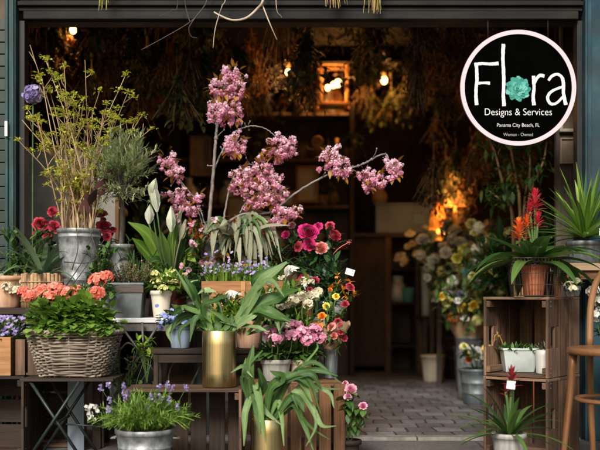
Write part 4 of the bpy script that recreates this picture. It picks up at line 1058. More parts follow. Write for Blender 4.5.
mb = MB(); mb.tube(cat([pb, P(84, 300, BY), P(83, 288, BY)], 6), .003, 5)
for i in range(14): mb.ball(P(84 + R.uniform(-3, 3), 288 + R.uniform(-4, 3), BY + R.uniform(-.01, .01)), .005, 4, sz=1.5)
obj('bud_cluster', mb, 'stem', t)
obj('stems', st, 'stem', t)
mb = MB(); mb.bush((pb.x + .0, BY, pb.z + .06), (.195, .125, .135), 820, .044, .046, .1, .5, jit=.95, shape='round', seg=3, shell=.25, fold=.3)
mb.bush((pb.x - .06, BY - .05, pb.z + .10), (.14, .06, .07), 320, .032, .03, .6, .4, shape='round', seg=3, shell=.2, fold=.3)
for i in range(60):
    c = V(pb.x + R.uniform(-.19, .19), BY - .12 + R.uniform(-.03, .01), pb.z + R.uniform(.0, .06)); mb.leaf(c, V(R.uniform(-.5, .5), -1, R.uniform(-.2, .6)), .038, .036, .9, 3, .3, shape='round')
obj('foliage', mb, 'leaf_bright', t)

# far left: orange box with purple flowers, crate piece
c = V(X(-4, 4.5), 4.5, .3645)
t = thing('wooden_box', 'orange-brown wooden box of small purple flowers at the far left edge', 'planter', c)
bpart('board', [bx(c.x - .20, c.x + .095, 4.40, 4.412, c.z, c.z + .17)], 'wood_orange', .002, t)
bpart('board', [bx(c.x - .20, c.x + .095, 4.588, 4.60, c.z, c.z + .17)], 'wood_orange', .002, t)
bpart('end_board', [bx(c.x + .082, c.x + .0945, 4.4125, 4.5875, c.z, c.z + .17)], 'wood_mid', .002, t)
bpart('end_board', [bx(c.x - .20, c.x - .187, 4.4125, 4.5875, c.z, c.z + .17)], 'wood_mid', .002, t)
bpart('soil', [bx(c.x - .186, c.x + .081, 4.413, 4.587, c.z + .001, c.z + .15)], 'soil', 0, t)
mb = MB(); mb.bush((X(3, 4.47), 4.5, c.z + .17), (.13, .09, .07), 300, .035, .012, .6, .4); obj('foliage', mb, 'leaf', t)
mb = MB()
for i in range(70): mb.floret(V(X(R.uniform(-8, 24), 4.47), 4.5 + R.uniform(-.1, .08), c.z + .2 + R.uniform(-.03, .06)), V(R.uniform(-.5, .5), -.6, .8), .011, 5)
obj('blossoms', mb, 'lilac', t)
c = V(X(28, 4.42), 4.46, .3665)
t = thing('small_box', 'small dark brown slotted box between the orange box and the basket', 'box', c)
bpart('front_board', [bx(c.x - .05, c.x - .008, 4.40, 4.412, c.z, c.z + .158), bx(c.x + .004, c.x + .05, 4.40, 4.412, c.z, c.z + .158)], 'wood_crate', .002, t)
bpart('side_board', [bx(c.x - .05, c.x - .038, 4.413, 4.53, c.z, c.z + .155)], 'wood_crate', .002, t)
bpart('side_board', [bx(c.x + .038, c.x + .05, 4.413, 4.53, c.z, c.z + .155)], 'wood_crate', .002, t)
bpart('back_board', [bx(c.x - .05, c.x + .05, 4.531, 4.543, c.z, c.z + .155)], 'wood_crate', .002, t)
bpart('bottom_board', [bx(c.x - .037, c.x + .037, 4.413, 4.53, c.z, c.z + .01)], 'wood_crate', .001, t)
# terracotta pot with cream flowers at far left
c = V(X(7, 4.78), 4.78, .661)
t = thing('potted_sedum', 'pale terracotta pot of cream flower clusters at the far left above the orange box', 'plant', c)
add_pot(t, c, .082, .062, .15, 'terracotta_pale'); st = MB()
flower_heads(t, st, c + V(0, 0, .14), [(2, 280, 4.76, 1), (13, 277, 4.78, 1), (20, 283, 4.76, .9), (7, 288, 4.7, .9), (-6, 284, 4.78, .9), (16, 291, 4.71, .8)], 'cream', .034, 50, .009, 4)
for i in range(50): st.leaf(c + V(R.uniform(-.06, .06), R.uniform(-.06, .06), .15 + R.uniform(0, .03)), rdir() + UP * .3, .05, .02, .4, 3)
obj('foliage', st, 'leaf', t)
# agave-like plant in bamboo pot
def rosette(mb, c, n, L, W, elev, droop, shape='strap', seg=9, fold=.3, Lv=.25, azr=None, m_v=None, peak=.4):
    for i in range(n):
        a = i * 2.39996 + R.uniform(-.25, .25); f = i / n
        e = math.radians(elev[0] + (elev[1] - elev[0]) * f + R.uniform(-8, 8)); d = V(math.cos(a) * math.cos(e), math.sin(a) * math.cos(e), math.sin(e))
        mb.leaf(c + V(d.x, d.y, 0) * .012, d, L * R.uniform(1 - Lv, 1 + Lv * .4), W * R.uniform(.8, 1.15), droop * R.uniform(.6, 1.3), seg, fold, shape=shape, peak=peak)
def rosette_parts(t, c, n, L, W, elev, droop, m, **k):
    st_ = R.getstate
    for i in range(n):
        mb = MB(); a = i * 2.39996 + R.uniform(-.25, .25); f = i / n
        e = math.radians(elev[0] + (elev[1] - elev[0]) * f + R.uniform(-8, 8)); d = V(math.cos(a) * math.cos(e), math.sin(a) * math.cos(e), math.sin(e))
        Lv = k.get('Lv', .25)
        mb.leaf(c + V(d.x, d.y, 0) * .012, d, L * R.uniform(1 - Lv, 1 + Lv * .4), W * R.uniform(.8, 1.15), droop * R.uniform(.6, 1.3), k.get('seg', 10), k.get('fold', .3), shape=k.get('shape', 'strap'), peak=k.get('peak', .4)); obj('leaf', mb, m, t)
c = V(X(43, 4.76), 4.76, .661)
t = thing('potted_agave', 'grey-green strap-leaved plant in a brown bamboo pot behind the geraniums', 'plant', c)
pm = MB()
for i in range(30):
    a = 2 * PI * i / 30; q = c + V(.092 * math.cos(a), .092 * math.sin(a), 0); pm.tube([q, q + V(0, 0, .16 + R.uniform(-.004, .004))], .0098, 7)
pm.tube([c + V(.1025 * math.cos(2 * PI * j / 40), .1025 * math.sin(2 * PI * j / 40), .03) for j in range(41)], .003, 5); pm.tube([c + V(.1025 * math.cos(2 * PI * j / 40), .1025 * math.sin(2 * PI * j / 40), .12) for j in range(41)], .003, 5)
obj('pot', pm, 'bamboo', t); obj('soil', soil_mb(c + V(0, 0, .145), .086), 'soil', t)
rosette_parts(t, c + V(0, 0, .15), 22, .30, .034, (18, 70), 1.1, 'leaf_agave', Lv=.3)
# tall zinc bucket with budding branches
c = V(X(80, 4.82), 4.80, .661)
t = thing('zinc_bucket', 'tall tapered galvanised bucket holding the budding branches', 'bucket', c)
add_pot(t, c, .102, .072, .375, 'zinc', 'body', soil=False, rim=.006, bands=(.35, .9)); bucket_handles(t, c, .102, .375, 'zinc')
BT = c + V(0, 0, .37)
t = thing('budding_branches', 'tall spray of budding yellow-green branches standing in the galvanised bucket', 'branches', c + V(0, 0, .05))
tips = [(30, 45), (45, 58), (41, 74), (85, 60), (58, 80), (126, 74), (128, 92), (142, 115), (100, 90), (107, 104), (50, 92), (68, 96), (27, 108), (152, 128), (116, 108), (22, 120), (38, 120), (76, 116), (92, 128), (64, 66), (112, 122), (18, 140), (132, 132), (84, 98), (55, 110), (70, 140), (100, 140), (47, 140), (88, 150), (60, 155)]
for px, py in tips:
    Y = 4.82 + R.uniform(-.16, .14); e = P(px, py, Y); b = V(BT.x + R.uniform(-.07, .07), BT.y + R.uniform(-.06, .06), BT.z - R.uniform(0, .1)); foot = c + V(R.uniform(-.045, .045), R.uniform(-.045, .045), .02)
    mid = (b + e) / 2 + V(R.uniform(-.03, .03), R.uniform(-.03, .03), 0) + V((b.x - e.x) * .12, 0, .02)
    cc = cat([foot, b, mid, e], 16); br = MB(); br.tube(cc, [.005, .0044, .003, .0016], 6)
    ends = [e]
    for k in range(R.randint(5, 9)):
        f = R.uniform(.45, .97); q = lerpl(cc, f); d = (rdir() * .8 + UP * 1.0 + V((e.x - b.x) * 1.4, 0, 0)).normalized(); L = R.uniform(.035, .10)
        tip = q + d * L; br.tube([q, q + d * L * .5 + rv(.006), tip], [.0024, .0013], 5); ends.append(tip)
    o = obj('branch', br, 'twig', t)
    for ctr in ends:
        if R.random() < .12: continue
        bd = MB(); bd.tube([ctr - V(0, 0, .008), ctr + V(0, 0, .004)], .002, 4)
        for s_ in range(17): bd.leaf(ctr + V(R.gauss(0, .011), R.gauss(0, .011), R.gauss(0, .005)), V(R.uniform(-1, 1), R.uniform(-1, 1), R.uniform(-.3, .7)), R.uniform(.013, .024), R.uniform(.009, .015), .5, 2, .4)
        obj('bud_cluster', bd, 'bud', o)
for k in range(16):                                     # shorter bare stems filling the bucket's mouth
    px = R.uniform(58, 108); e = P(px, R.uniform(112, 175), 4.82 + R.uniform(-.1, .1)); b = V(BT.x + R.uniform(-.07, .07), BT.y + R.uniform(-.06, .06), BT.z); foot = c + V(R.uniform(-.045, .045), R.uniform(-.045, .045), .02)
    br = MB(); cc = cat([foot, b, (b + e) / 2 + rv(.012), e], 12); br.tube(cc, [.0055, .005, .0022], 6)
    for h in range(3): q = lerpl(cc, R.uniform(.6, .95)); br.tube([q, q + V(R.uniform(-.03, .03), R.uniform(-.03, .03), R.uniform(.03, .06))], [.002, .001], 4)
    o = obj('branch', br, 'twig', t); bd = MB(); bd.tube([e - V(0, 0, .01), e], .002, 4)
    for s_ in range(6): bd.leaf(e + rv(.006), rdir() + UP * .4, R.uniform(.01, .022), .01, .5, 2, .4)
    obj('bud_cluster', bd, 'bud', o)
# reddish brown autumn leaves low in the branches
mb = MB()
for px, py in ((86, 210), (90, 205), (104, 190), (108, 186), (84, 216), (100, 196)): mb.leaf(P(px, py, 4.75), V(R.uniform(-.4, .4), -.3, .8), .09, .05, .3, 4, .2)
obj('brown_leaves', mb, 'dry_plum', t)
# loose dark twigs in front of bucket
mb = MB()
for a, b, d in (((66, 286), (84, 258), (94, 224)), ((60, 300), (80, 275), (104, 240)), ((72, 270), (78, 248), (76, 226)), ((88, 226), (96, 250), (102, 285)), ((64, 262), (90, 262), (110, 246))): mb.tube(cat([P(*a, 4.67), P(*b, 4.66), P(*d, 4.68)], 8), [.003, .0018], 5)
o = obj('loose_twigs', mb, 'bark_dark', loc=P(66, 300, 4.67)); tag(o, 'few bare dark twigs leaning across the front of the galvanised bucket', 'twigs')
# red roses behind/around the bucket in their own dark pots
def rosebunch(label, heads, pot_c, rim_z, mflower, pot_m, r, name='rose_bush', catg='roses', rt=.075, layers=4, leafs=60, lm='leaf_dark', fl='rose'):
    t = thing(name, label, catg, pot_c); add_pot(t, pot_c, rt, rt * .8, rim_z, pot_m); st = MB(); b = pot_c + V(0, 0, rim_z * .9)
    for px, py, Y, sc in heads:
        e = P(px, py, Y); cc = cat([b + V((e.x - b.x) * .2, 0, 0), (b + e) / 2 + rv(.02), e], 8); st.tube(cc, .003, 5)
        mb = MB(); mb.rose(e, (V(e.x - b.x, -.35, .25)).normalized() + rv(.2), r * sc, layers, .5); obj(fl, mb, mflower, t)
        for k in range(max(1, leafs // len(heads))): q = lerpl(cc, R.uniform(.3, .97)); st.leaf(q + rv(.012), rdir() + V(0, -.2, .1), R.uniform(.04, .07), R.uniform(.022, .035), .5, 4, .25)
    obj('foliage', st, lm, t); return t
rosebunch('deep red roses left of the galvanised bucket', [(40, 224, 4.98, 1), (53, 212, 4.98, .9), (54, 227, 4.9, 1.1), (47, 236, 4.95, .8), (36, 234, 5.0, .8)], V(X(47, 5.16), 5.16, .006), .75, 'rosered', 'zinc_dark', .036)
rosebunch('deep red roses right of the galvanised bucket', [(101, 213, 4.98, .9), (104, 226, 4.95, 1.1), (113, 229, 4.97, .8), (107, 236, 4.93, .8)], V(X(107, 5.2), 5.2, .006), .75, 'rosered', 'zinc_dark', .034)
# purple hydrangea on a long stem
c = V(X(33, 5.0), 5.03, .006); t = thing('lilac_hydrangea', 'single lilac hydrangea head on a long stem beside the left door jamb', 'hydrangea', c)
add_pot(t, c, .05, .05, .5, 'zinc_dark', 'vase', soil=False, rim=0); mb = MB(); e = P(33, 94, 4.93); mb.tube(cat([c + V(0, 0, .1), c + V(-.01, 0, .8), e], 10), .004, 6); obj('stem', mb, 'stem', t)
mb = MB(); mb.ball(e, .02, 6)
for i in range(70): d = rdir(); mb.floret(e + V(d.x * .036, d.y * .036, d.z * .036) * R.uniform(.85, 1.15), d + rv(.5), .019, 4, wide=1.2)
obj('flower_head', mb, 'lilac', t)
# olive standard
c = V(X(121, 5.0), 5.0, .613)
t = thing('olive_tree', 'silvery green standard olive tree with a bushy round crown in a grey pot', 'olive tree', c)
add_pot(t, c, .062, .055, .36, 'zinc', 'pot', rim=.005)
OY = 4.76
tb = c + V(0, 0, .33); tt = P(121, 192, OY + .06); mb = MB(); cc = cat([tb, (tb + tt) / 2 + V(.008, 0, 0), tt], 8); mb.tube(cc, [.014, .011], 8)
fo = MB()
for i in range(130):
    d = (rdir() + UP * .3 + V(0, -.15, 0)).normalized(); e = P(122, 167, OY) + V(d.x * .150, d.y * .14, d.z * .170) * R.uniform(.55, 1.2)
    k = cat([tt - V(0, 0, R.uniform(-.03, .05)), (tt + e) / 2 + V(0, 0, .015) + rv(.015), e], 7); mb.tube(k, [.003, .001], 4)
    for j in range(20):
        q = lerpl(k, R.uniform(.4, 1)); dd = (k[-1] - k[-3]).normalized(); fo.leaf(q + rv(.006), (dd + rdir() * .8 + UP * .2), R.uniform(.028, .048), R.uniform(.006, .0105), .2, 2, .2)
for i in range(26):                                    # low bare twigs
    e = P(R.uniform(98, 148), R.uniform(186, 204), OY + R.uniform(-.1, .1)); mb.tube([tt - V(0, 0, .02), (tt + e) / 2, e], [.0022, .001], 4)
    for j in range(5): fo.leaf(e + rv(.012), rdir(), .03, .009, .2, 2)
obj('trunk', mb, 'bark', t); obj('crown', fo, 'leaf_olive', t)
# zinc trough with heather-like succulents
c = V(X(126, 4.79), 4.80, .613)
t = thing('zinc_trough', 'slate grey zinc trough with a dark band, planted with reddish heather', 'planter', c)
def trough(t, c, w0, d0, h, flare, m, band=None, nm='trough'):
    mb = MB(); tk = .004
    def rect(w_, d_, z): return [c + V(sx * w_ / 2, sy * d_ / 2, z) for sx, sy in ((-1, -1), (1, -1), (1, 1), (-1, 1))]
    rows = [rect(w0 * flare, d0 * flare, 0), rect(w0, d0, h - .012), rect(w0 + .008, d0 + .008, h - .01), rect(w0 + .008, d0 + .008, h), rect(w0 - tk, d0 - tk, h), rect(w0 - tk, d0 - tk, h - .03)]
    mb.grid(rows, None, .5, True); mb.face(tuple(mb.vert(q) for q in reversed(rect(w0 * flare, d0 * flare, .0005)))); obj(nm, mb, m, t, smooth=False, bevel=.003)
    mb = MB(); mb.face(tuple(mb.vert(q) for q in rect(w0 - tk - .002, d0 - tk - .002, h - .022))); obj('soil', mb, 'soil', t)
trough(t, c, .182, .14, .165, .84, 'zinc_dark')
bpart('band', [bx(c.x - .0925, c.x + .0925, c.y - .073, c.y - .0695, c.z + .118, c.z + .150)], 'wood_black', .001, t)
st = MB(); hb = MB()
for i in range(130):
    b = c + V(R.uniform(-.08, .08), R.uniform(-.06, .06), .15); e = b + V(R.uniform(-.05, .05) + (b.x - c.x) * .4, R.uniform(-.05, .04), R.uniform(.04, .13)); st.tube([b, (b + e) / 2, e], .0014, 3)
    for j in range(9): hb.leaf(lerpl([b, e], R.uniform(.3, 1)), rdir(), .012, .007, .2, 2)
obj('stems', st, 'stem', t); obj('blossoms', hb, 'heather', t)
# kalanchoe in cream pot
c = V(X(161, 4.78), 4.78, .613)
t = thing('potted_kalanchoe', 'cream pot of lemon yellow kalanchoe on the white table', 'plant', c)
add_pot(t, c, .05, .036, .128, 'ceramic_cream', rim=.005); st = MB()
flower_heads(t, st, c + V(0, 0, .12), [(156, 283, 4.74, 1), (166, 278, 4.76, 1), (175, 284, 4.75, 1), (163, 289, 4.70, .8), (182, 277, 4.8, .9), (172, 274, 4.8, .9), (155, 275, 4.8, .8)], 'lemon', .03, 46, .008, 4)
obj('stems', st, 'stem', t)
mb = MB(); mb.bush((c.x + .03, c.y, c.z + .155), (.10, .08, .05), 190, .045, .028, .2, .6, shell=.3); obj('foliage', mb, 'leaf_bright', t)
# peace lily / pale buds
c = V(X(172, 4.98), 4.98, .613)
t = thing('peace_lily', 'broad-leaved plant with tall white bud spathes in a dark red pot', 'plant', c)
add_pot(t, c + V(.14, -.06, 0), .055, .042, .17, 'ceramic_red', rim=.004) if False else add_pot(t, c, .075, .055, .17, 'ceramic_red', rim=.004)
b = c + V(0, 0, .16)
for tip, mid, w_ in (((128, 222), (150, 238), .07), ((190, 228), (180, 245), .06), ((176, 218), (172, 245), .055), ((150, 262), (160, 262), .07), ((196, 262), (186, 258), .06), ((132, 238), (146, 252), .075), ((160, 230), (164, 250), .06), ((205, 240), (192, 250), .05), ((140, 268), (152, 270), .06), ((184, 250), (178, 262), .07)):
    mb = MB(); Y = 4.93 + R.uniform(-.1, .08); mb.ribbon([b, P(*mid, Y), P(*tip, Y - .04)], [.012, w_ * .8, w_, w_ * .7, .004], V(R.uniform(-.4, .4), -1, .8), .25, 10); obj('leaf', mb, 'leaf_bright' if R.random() < .35 else 'leaf', t)
for px, py, L, tip in ((149, 224, .11, (150, 204)), (157, 212, .14, (153, 180)), (171, 232, .13, (171, 206)), (150, 196, .09, (156, 178))):
    Y = 4.8; st = MB(); st.tube(cat([b, P((px + 170) / 2, 255, Y + .06), P(px, py, Y)], 8), .004, 5); obj('stalk', st, 'stem', t)
    mb = MB(); p0 = P(px, py, Y); p1 = P(*tip, Y)
    for k in range(4): a = k * PI / 2 + .4; mb.ribbon([p0, (p0 + p1) / 2 + V(math.cos(a), math.sin(a), 0) * .014, p1], [.01, .042, .048, .03, .002], V(math.cos(a), math.sin(a), 0), -.5, 8)
    obj('spathe', mb, 'spathe', t)
for px, py, tx, ty in ((176, 236, 180, 210), (180, 240, 188, 222)):
    p0 = P(px, py, 4.88); p1 = P(tx, ty, 4.86); mb = MB(); mb.tube(cat([b, P((px + 172) / 2, 258, 4.9), p0], 6), .003, 5)
    for k in range(3): mb.ribbon([p0 + rv(.004), (p0 + p1) / 2 + rv(.015), p1 + rv(.015)], [.008, .026, .018, .002], V(R.uniform(-.6, .6), -1, .2), .4, 7)
    obj('dry_bract', mb, 'leaf_pale', t)
# blue-flowered pot
c = V(X(180, 4.56), 4.575, .4785)
t = thing('potted_lobelia', 'small blue-grey pot of trailing leaves and pale blue flowers on the low bench', 'plant', c)
add_pot(t, c, .055, .042, .105, 'ceramic_blue', rim=.004)
mb = MB(); mb.bush((c.x, c.y, c.z + .125), (.10, .08, .06), 300, .03, .022, .2, .8, shell=.3, shape='round'); obj('foliage', mb, 'leaf', t)
mb = MB()
for i in range(60): mb.floret(c + V(R.gauss(0, .045), -.05 + R.gauss(0, .03), .13 + R.gauss(0, .025)), V(R.uniform(-.4, .4), -.8, .6), .011, 5)
obj('blossoms', mb, 'blue', t)
# long wooden planter with lavender-blue flowers
c = V(X(243, 4.8), 4.80, .613); hw = .193
t = thing('wooden_planter', 'long orange-brown wooden planter of lilac flowers on the white table', 'planter', c)
bpart('front_board', [bx(c.x - hw, c.x + hw, 4.73, 4.742, c.z, c.z + .085), bx(c.x - hw, c.x + hw, 4.7305, 4.7425, c.z + .088, c.z + .172)], 'wood_orange', .002, t)
bpart('back_board', [bx(c.x - hw, c.x + hw, 4.90, 4.912, c.z, c.z + .17)], 'wood_orange', .002, t)
bpart('end_board', [bx(c.x - hw + .004, c.x - hw + .016, 4.7435, 4.8995, c.z, c.z + .17)], 'wood_orange', .002, t)
bpart('end_board', [bx(c.x + hw - .016, c.x + hw - .004, 4.7435, 4.8995, c.z, c.z + .17)], 'wood_orange', .002, t)
bpart('batten', [bx(c.x - .006, c.x + .016, 4.722, 4.7295, c.z + .002, c.z + .17)], 'wood_orange', .002, t)
bpart('soil', [bx(c.x - hw + .017, c.x + hw - .017, 4.744, 4.899, c.z + .002, c.z + .15)], 'soil', 0, t)
mb = MB()
for i in range(520): mb.leaf(V(c.x + R.uniform(-.17, .17), 4.82 + R.uniform(-.07, .07), c.z + .15), V(R.uniform(-.5, .5), R.uniform(-.5, .3), 1), R.uniform(.05, .13), .012, .6, 3)
obj('foliage', mb, 'leaf_bright', t)
mb = MB()
for i in range(150): mb.floret(V(c.x + R.uniform(-.18, .12), 4.80 + R.uniform(-.08, .08), c.z + .20 + abs(R.gauss(0, .04))), V(R.uniform(-.6, .6), -.7, .7), R.uniform(.006, .0105), 5)
obj('blossoms', mb, 'lilac', t)
# pale drooping leaves behind the planter
c = V(X(248, 5.0), 5.02, .613)
t = thing('drooping_fern', 'pale drooping staghorn with bleached hanging leaves behind the wooden planter', 'plant', c)
add_pot(t, c, .07, .055, .26, 'terracotta', rim=.006); b = P(236, 236, 4.98)
mb = MB(); mb.tube(cat([c + V(0, 0, .24), (c + b) / 2 + V(0, 0, .1), b], 6), [.02, .012], 7); obj('stem', mb, 'bark', t)
for px, py, mx_, my_, w_ in ((250, 272, 248, 244, .04), (240, 268, 238, 244, .035), (224, 262, 222, 240, .04), (262, 268, 256, 240, .035), (272, 262, 264, 236, .03), (230, 252, 230, 234, .035), (212, 256, 216, 238, .04), (282, 262, 268, 232, .024), (256, 282, 252, 250, .03), (200, 248, 212, 234, .035), (246, 256, 244, 236, .04), (268, 276, 262, 246, .026), (220, 226, 228, 230, .035), (252, 226, 246, 226, .035), (276, 248, 262, 228, .022), (236, 246, 236, 232, .04), (206, 236, 218, 228, .03), (264, 230, 252, 222, .03)):
    mb = MB(); Y = 4.93 + R.uniform(-.07, .07); mb.ribbon([b + rv(.012), P(mx_, my_ - 9, Y + .01), P(px, py, Y - .03)], [.012, w_, w_ * .9, w_ * .7, .003], V(R.uniform(-.5, .5), -1, .5), .3, 10, wave=.25); obj('leaf', mb, 'leaf_pale', t)
for k in range(26):
    tx = R.uniform(196, 292); ty = R.uniform(232, 276) - abs(tx - 244) * .25; mx_ = 244 + (tx - 244) * R.uniform(.4, .65); my_ = R.uniform(216, 232); Y = 4.96 + R.uniform(-.08, .08)
    mb = MB(); mb.ribbon([b + V((tx - 244) * .001, 0, 0) + rv(.02), P(mx_, my_, Y), P(tx, ty, Y - .03)], [.008, R.uniform(.014, .028), .022, .014, .002], V(R.uniform(-.6, .6), -1, .5), .3, 10, wave=.3); obj('leaf', mb, R.choice(['leaf_pale', 'leaf_pale', 'leaf_agave', 'straw', 'leaf']), t)
# orange lilies low behind
c = V(X(208, 5.18), 5.2, .006)
t = thing('orange_bouquet', 'orange and rust lilies at the foot of the cherry stems', 'flowers', c); add_pot(t, c, .08, .07, .72, 'zinc_dark', 'vase', soil=False); st = MB()
for px, py, m_ in ((192, 226, 'broms_orange'), (203, 232, 'broms_orange'), (212, 227, 'orange'), (216, 238, 'broms_orange'), (238, 224, 'orange'), (246, 228, 'orange'), (197, 240, 'broms_orange'), (258, 226, 'orange'), (262, 234, 'broms_orange')):
    e = P(px, py, 5.16 + R.uniform(-.08, .06)); st.tube(cat([c + V(0, 0, .7), (c + e) / 2 + V(0, 0, .42), e], 6), .003, 5); mb = MB()
    for k in range(7): mb.leaf(e, V(math.cos(k * .9), -.5, math.sin(k * .9) + .2), .06, .022, .9, 4, .2)
    obj('lily', mb, m_, t)
    for k in range(6): st.leaf(e - V(0, 0, .03) + rv(.04), rdir(), .07, .02, .4, 3)
obj('foliage', st, 'leaf_dark', t)
# ---------------------------------------------------------------- cherry branches
c = V(X(213, 5.03), 5.04, .613)
t = thing('tall_vase', 'tall dark vase behind the wooden planter holding the cherry branches', 'vase', c)
add_pot(t, c, .06, .05, .38, 'zinc_dark', 'body', soil=False, rim=.004)
t = thing('cherry_branches', 'flowering cherry branches with ruffled pink blossom clusters and grey stems', 'cherry branches', c + V(0, 0, .02)); foot = c + V(0, 0, .03)
CY_ = 5.0
def cbr(path, r, dy=0., first=True):
    pts = [P(x, y, CY_ + dy * i / len(path) + R.uniform(-.015, .015)) for i, (x, y) in enumerate(path)]
    if first: pts = [foot + rv(.015) + V(0, 0, .02), c + V(R.uniform(-.03, .03), 0, .37)] + pts
    cc = cat(pts, 9 * len(pts)); cc = [q + rv(.0016) for q in cc]
    mb = MB(); mb.tube(cc, [r, r, r * .75, r * .5], 7)
    for k in range(9):
        q = lerpl(cc, R.uniform(.4, .97)); mb.ball(q, r * R.uniform(.8, 1.2), 4)
        if k % 2: d = (rdir() + UP * .4).normalized(); L = R.uniform(.02, .07); mb.tube([q, q + d * L * .6 + rv(.004), q + d * L], [r * .4, .0012], 5); mb.ball(q + d * L, .004, 4, sz=1.4)
    return obj('branch', mb, 'bark', t)
cbr([(209, 226), (212, 190), (215, 150), (217, 128), (222, 100), (230, 76)], .0095)
cbr([(213, 236), (240, 215), (270, 212), (300, 190), (330, 174), (360, 165), (384, 154), (390, 165)], .0068, -.1)
cbr([(212, 175), (218, 160), (222, 153), (232, 150)], .004, -.03, False)
cbr([(219, 158), (228, 140), (238, 130), (252, 126), (266, 129), (277, 138)], .004, -.05, False)
cbr([(222, 228), (227, 200), (233, 178), (244, 165), (255, 166), (262, 172)], .005, .04)
cbr([(206, 226), (200, 208), (193, 196), (181, 182), (174, 174)], .0042, .05)
cbr([(204, 228), (198, 212), (188, 206)], .0036, -.02)
cbr([(240, 213), (250, 196), (262, 192), (268, 188)], .004, -.03, False)
cbr([(258, 211), (272, 214), (284, 222)], .0036, -.02, False)
def cluster(px, py, rx, rz, n, Y):
    ctr = P(px, py, Y); k = Y / F; mb = MB(); st = MB()
    for i in range(int(n * 1.45)):
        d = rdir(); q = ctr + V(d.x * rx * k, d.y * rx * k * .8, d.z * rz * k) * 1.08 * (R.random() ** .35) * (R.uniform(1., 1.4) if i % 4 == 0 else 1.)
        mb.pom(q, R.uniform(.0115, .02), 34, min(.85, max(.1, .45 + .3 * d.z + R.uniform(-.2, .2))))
        if i % 3 == 0 or i % 4 == 0: st.tube([ctr, (ctr + q) / 2 + rv(.006), q], .0012, 3)
    for i in range(max(4, n // 2)):
        d = rdir(); st.leaf(ctr + V(d.x * rx * k, -abs(d.y) * rx * k * .8, d.z * rz * k) * .8, d + V(0, -.6, 0), R.uniform(.03, .055), .02, .4, 3, .3)
    o = obj('blossom_cluster', mb, 'cherry', t); obj('young_leaves', st, 'leaf_bronze', o)
for a in ((234, 73, 9, 8, 14, 4.97), (222, 88, 12, 11, 24, 4.97), (237, 88, 10, 12, 18, 4.98), (221, 114, 13, 14, 30, 4.97), (235, 112, 7, 12, 12, 4.99), (236, 146, 13, 13, 30, 4.95), (281, 148, 15, 14, 36, 4.93), (244, 180, 14, 14, 34, 4.97), (262, 172, 11, 16, 28, 4.95), (257, 196, 13, 13, 30, 4.94), (276, 197, 12, 12, 24, 4.95), (272, 180, 9, 8, 14, 4.97), (286, 214, 13, 8, 18, 4.93), (276, 222, 8, 6, 9, 4.94), (168, 161, 9, 9, 14, 5.02), (175, 173, 8, 9, 13, 5.02), (178, 196, 13, 8, 18, 4.98), (186, 210, 14, 7, 17, 4.98), (198, 198, 5, 5, 5, 4.99), (330, 160, 10, 12, 20, 4.91), (341, 168, 10, 12, 22, 4.91), (365, 174, 7, 9, 11, 4.9), (378, 180, 10, 9, 16, 4.9), (394, 169, 9, 11, 17, 4.9), (368, 186, 6, 5, 6, 4.9)): cluster(*a)
# peonies
c = V(X(318, 4.98), 4.99, .613)
t = thing('zinc_bucket', 'zinc bucket of hot pink peonies at the right end of the white table', 'bucket', c)
add_pot(t, c, .07, .055, .2, 'zinc', 'body', soil=False, rim=.006, bands=(.5,)); bucket_handles(t, c, .07, .2, 'zinc')
t = thing('peony_bouquet', 'hot pink and crimson peonies in the zinc bucket at the doorway', 'peonies', c + V(0, 0, .15)); st = MB(); b = c + V(0, 0, .19)
for px, py, Y, r, m_ in ((308, 232, 4.9, .056, 'hotpink'), (309, 245, 4.86, .058, 'hotpink'), (286, 235, 4.95, .042, 'hotpink'), (334, 236, 4.92, .05, 'rosered'), (321, 248, 4.87, .04, 'salmon'), (292, 226, 5.0, .036, 'pink'), (330, 226, 5.02, .03, 'rosered'), (318, 226, 5.03, .034, 'hotpink'), (298, 246, 4.93, .036, 'rosered')):
    e = P(px, py, Y); cc = cat([b, (b + e) / 2 + rv(.02), e], 6); st.tube(cc, .003, 5)
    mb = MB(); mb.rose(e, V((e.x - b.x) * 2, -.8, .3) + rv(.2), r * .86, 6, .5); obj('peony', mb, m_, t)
    for k in range(12): st.leaf(lerpl(cc, R.uniform(.3, .95)) + rv(.03), rdir(), R.uniform(.06, .1), R.uniform(.025, .04), .5, 4)
obj('foliage', st, 'leaf_dark', t)
mb = MB(); e = P(349, 242, 4.9); cc = cat([b, P(335, 252, 4.9), e], 8); mb.tube(cc, .002, 5); mb.pom(e, .014, 12); obj('bud', mb, 'salmon', t)
p0 = P(350, 272, 4.74); t = thing('price_card', 'small blank white card on a thin pick right of the peonies', 'card', V(p0.x - .03, 4.80, .7))
mb = MB(); mb.box(p0, (.042, .002, .03), Matrix.Rotation(.3, 3, 'Y')); obj('card', mb, 'paper', t, smooth=False)
mb = MB(); mb.tube(cat([V(c.x + .02, c.y - .02, c.z + .12), P(341, 285, 4.8), p0 + V(0, .003, 0)], 6), .0016, 5); obj('pick', mb, 'wire', t)
# dark red roses / pink daisies below the peonies, hanging over the bucket
rosebunch('dark red roses half hidden behind the cream stocks', [(297, 284, 4.72, .9), (303, 278, 4.76, 1), (315, 281, 4.74, 1), (310, 290, 4.71, .8)], V(X(322, 4.88), 4.86, .613), .07, 'rosered', 'zinc_dark', .03, rt=.04, leafs=24)
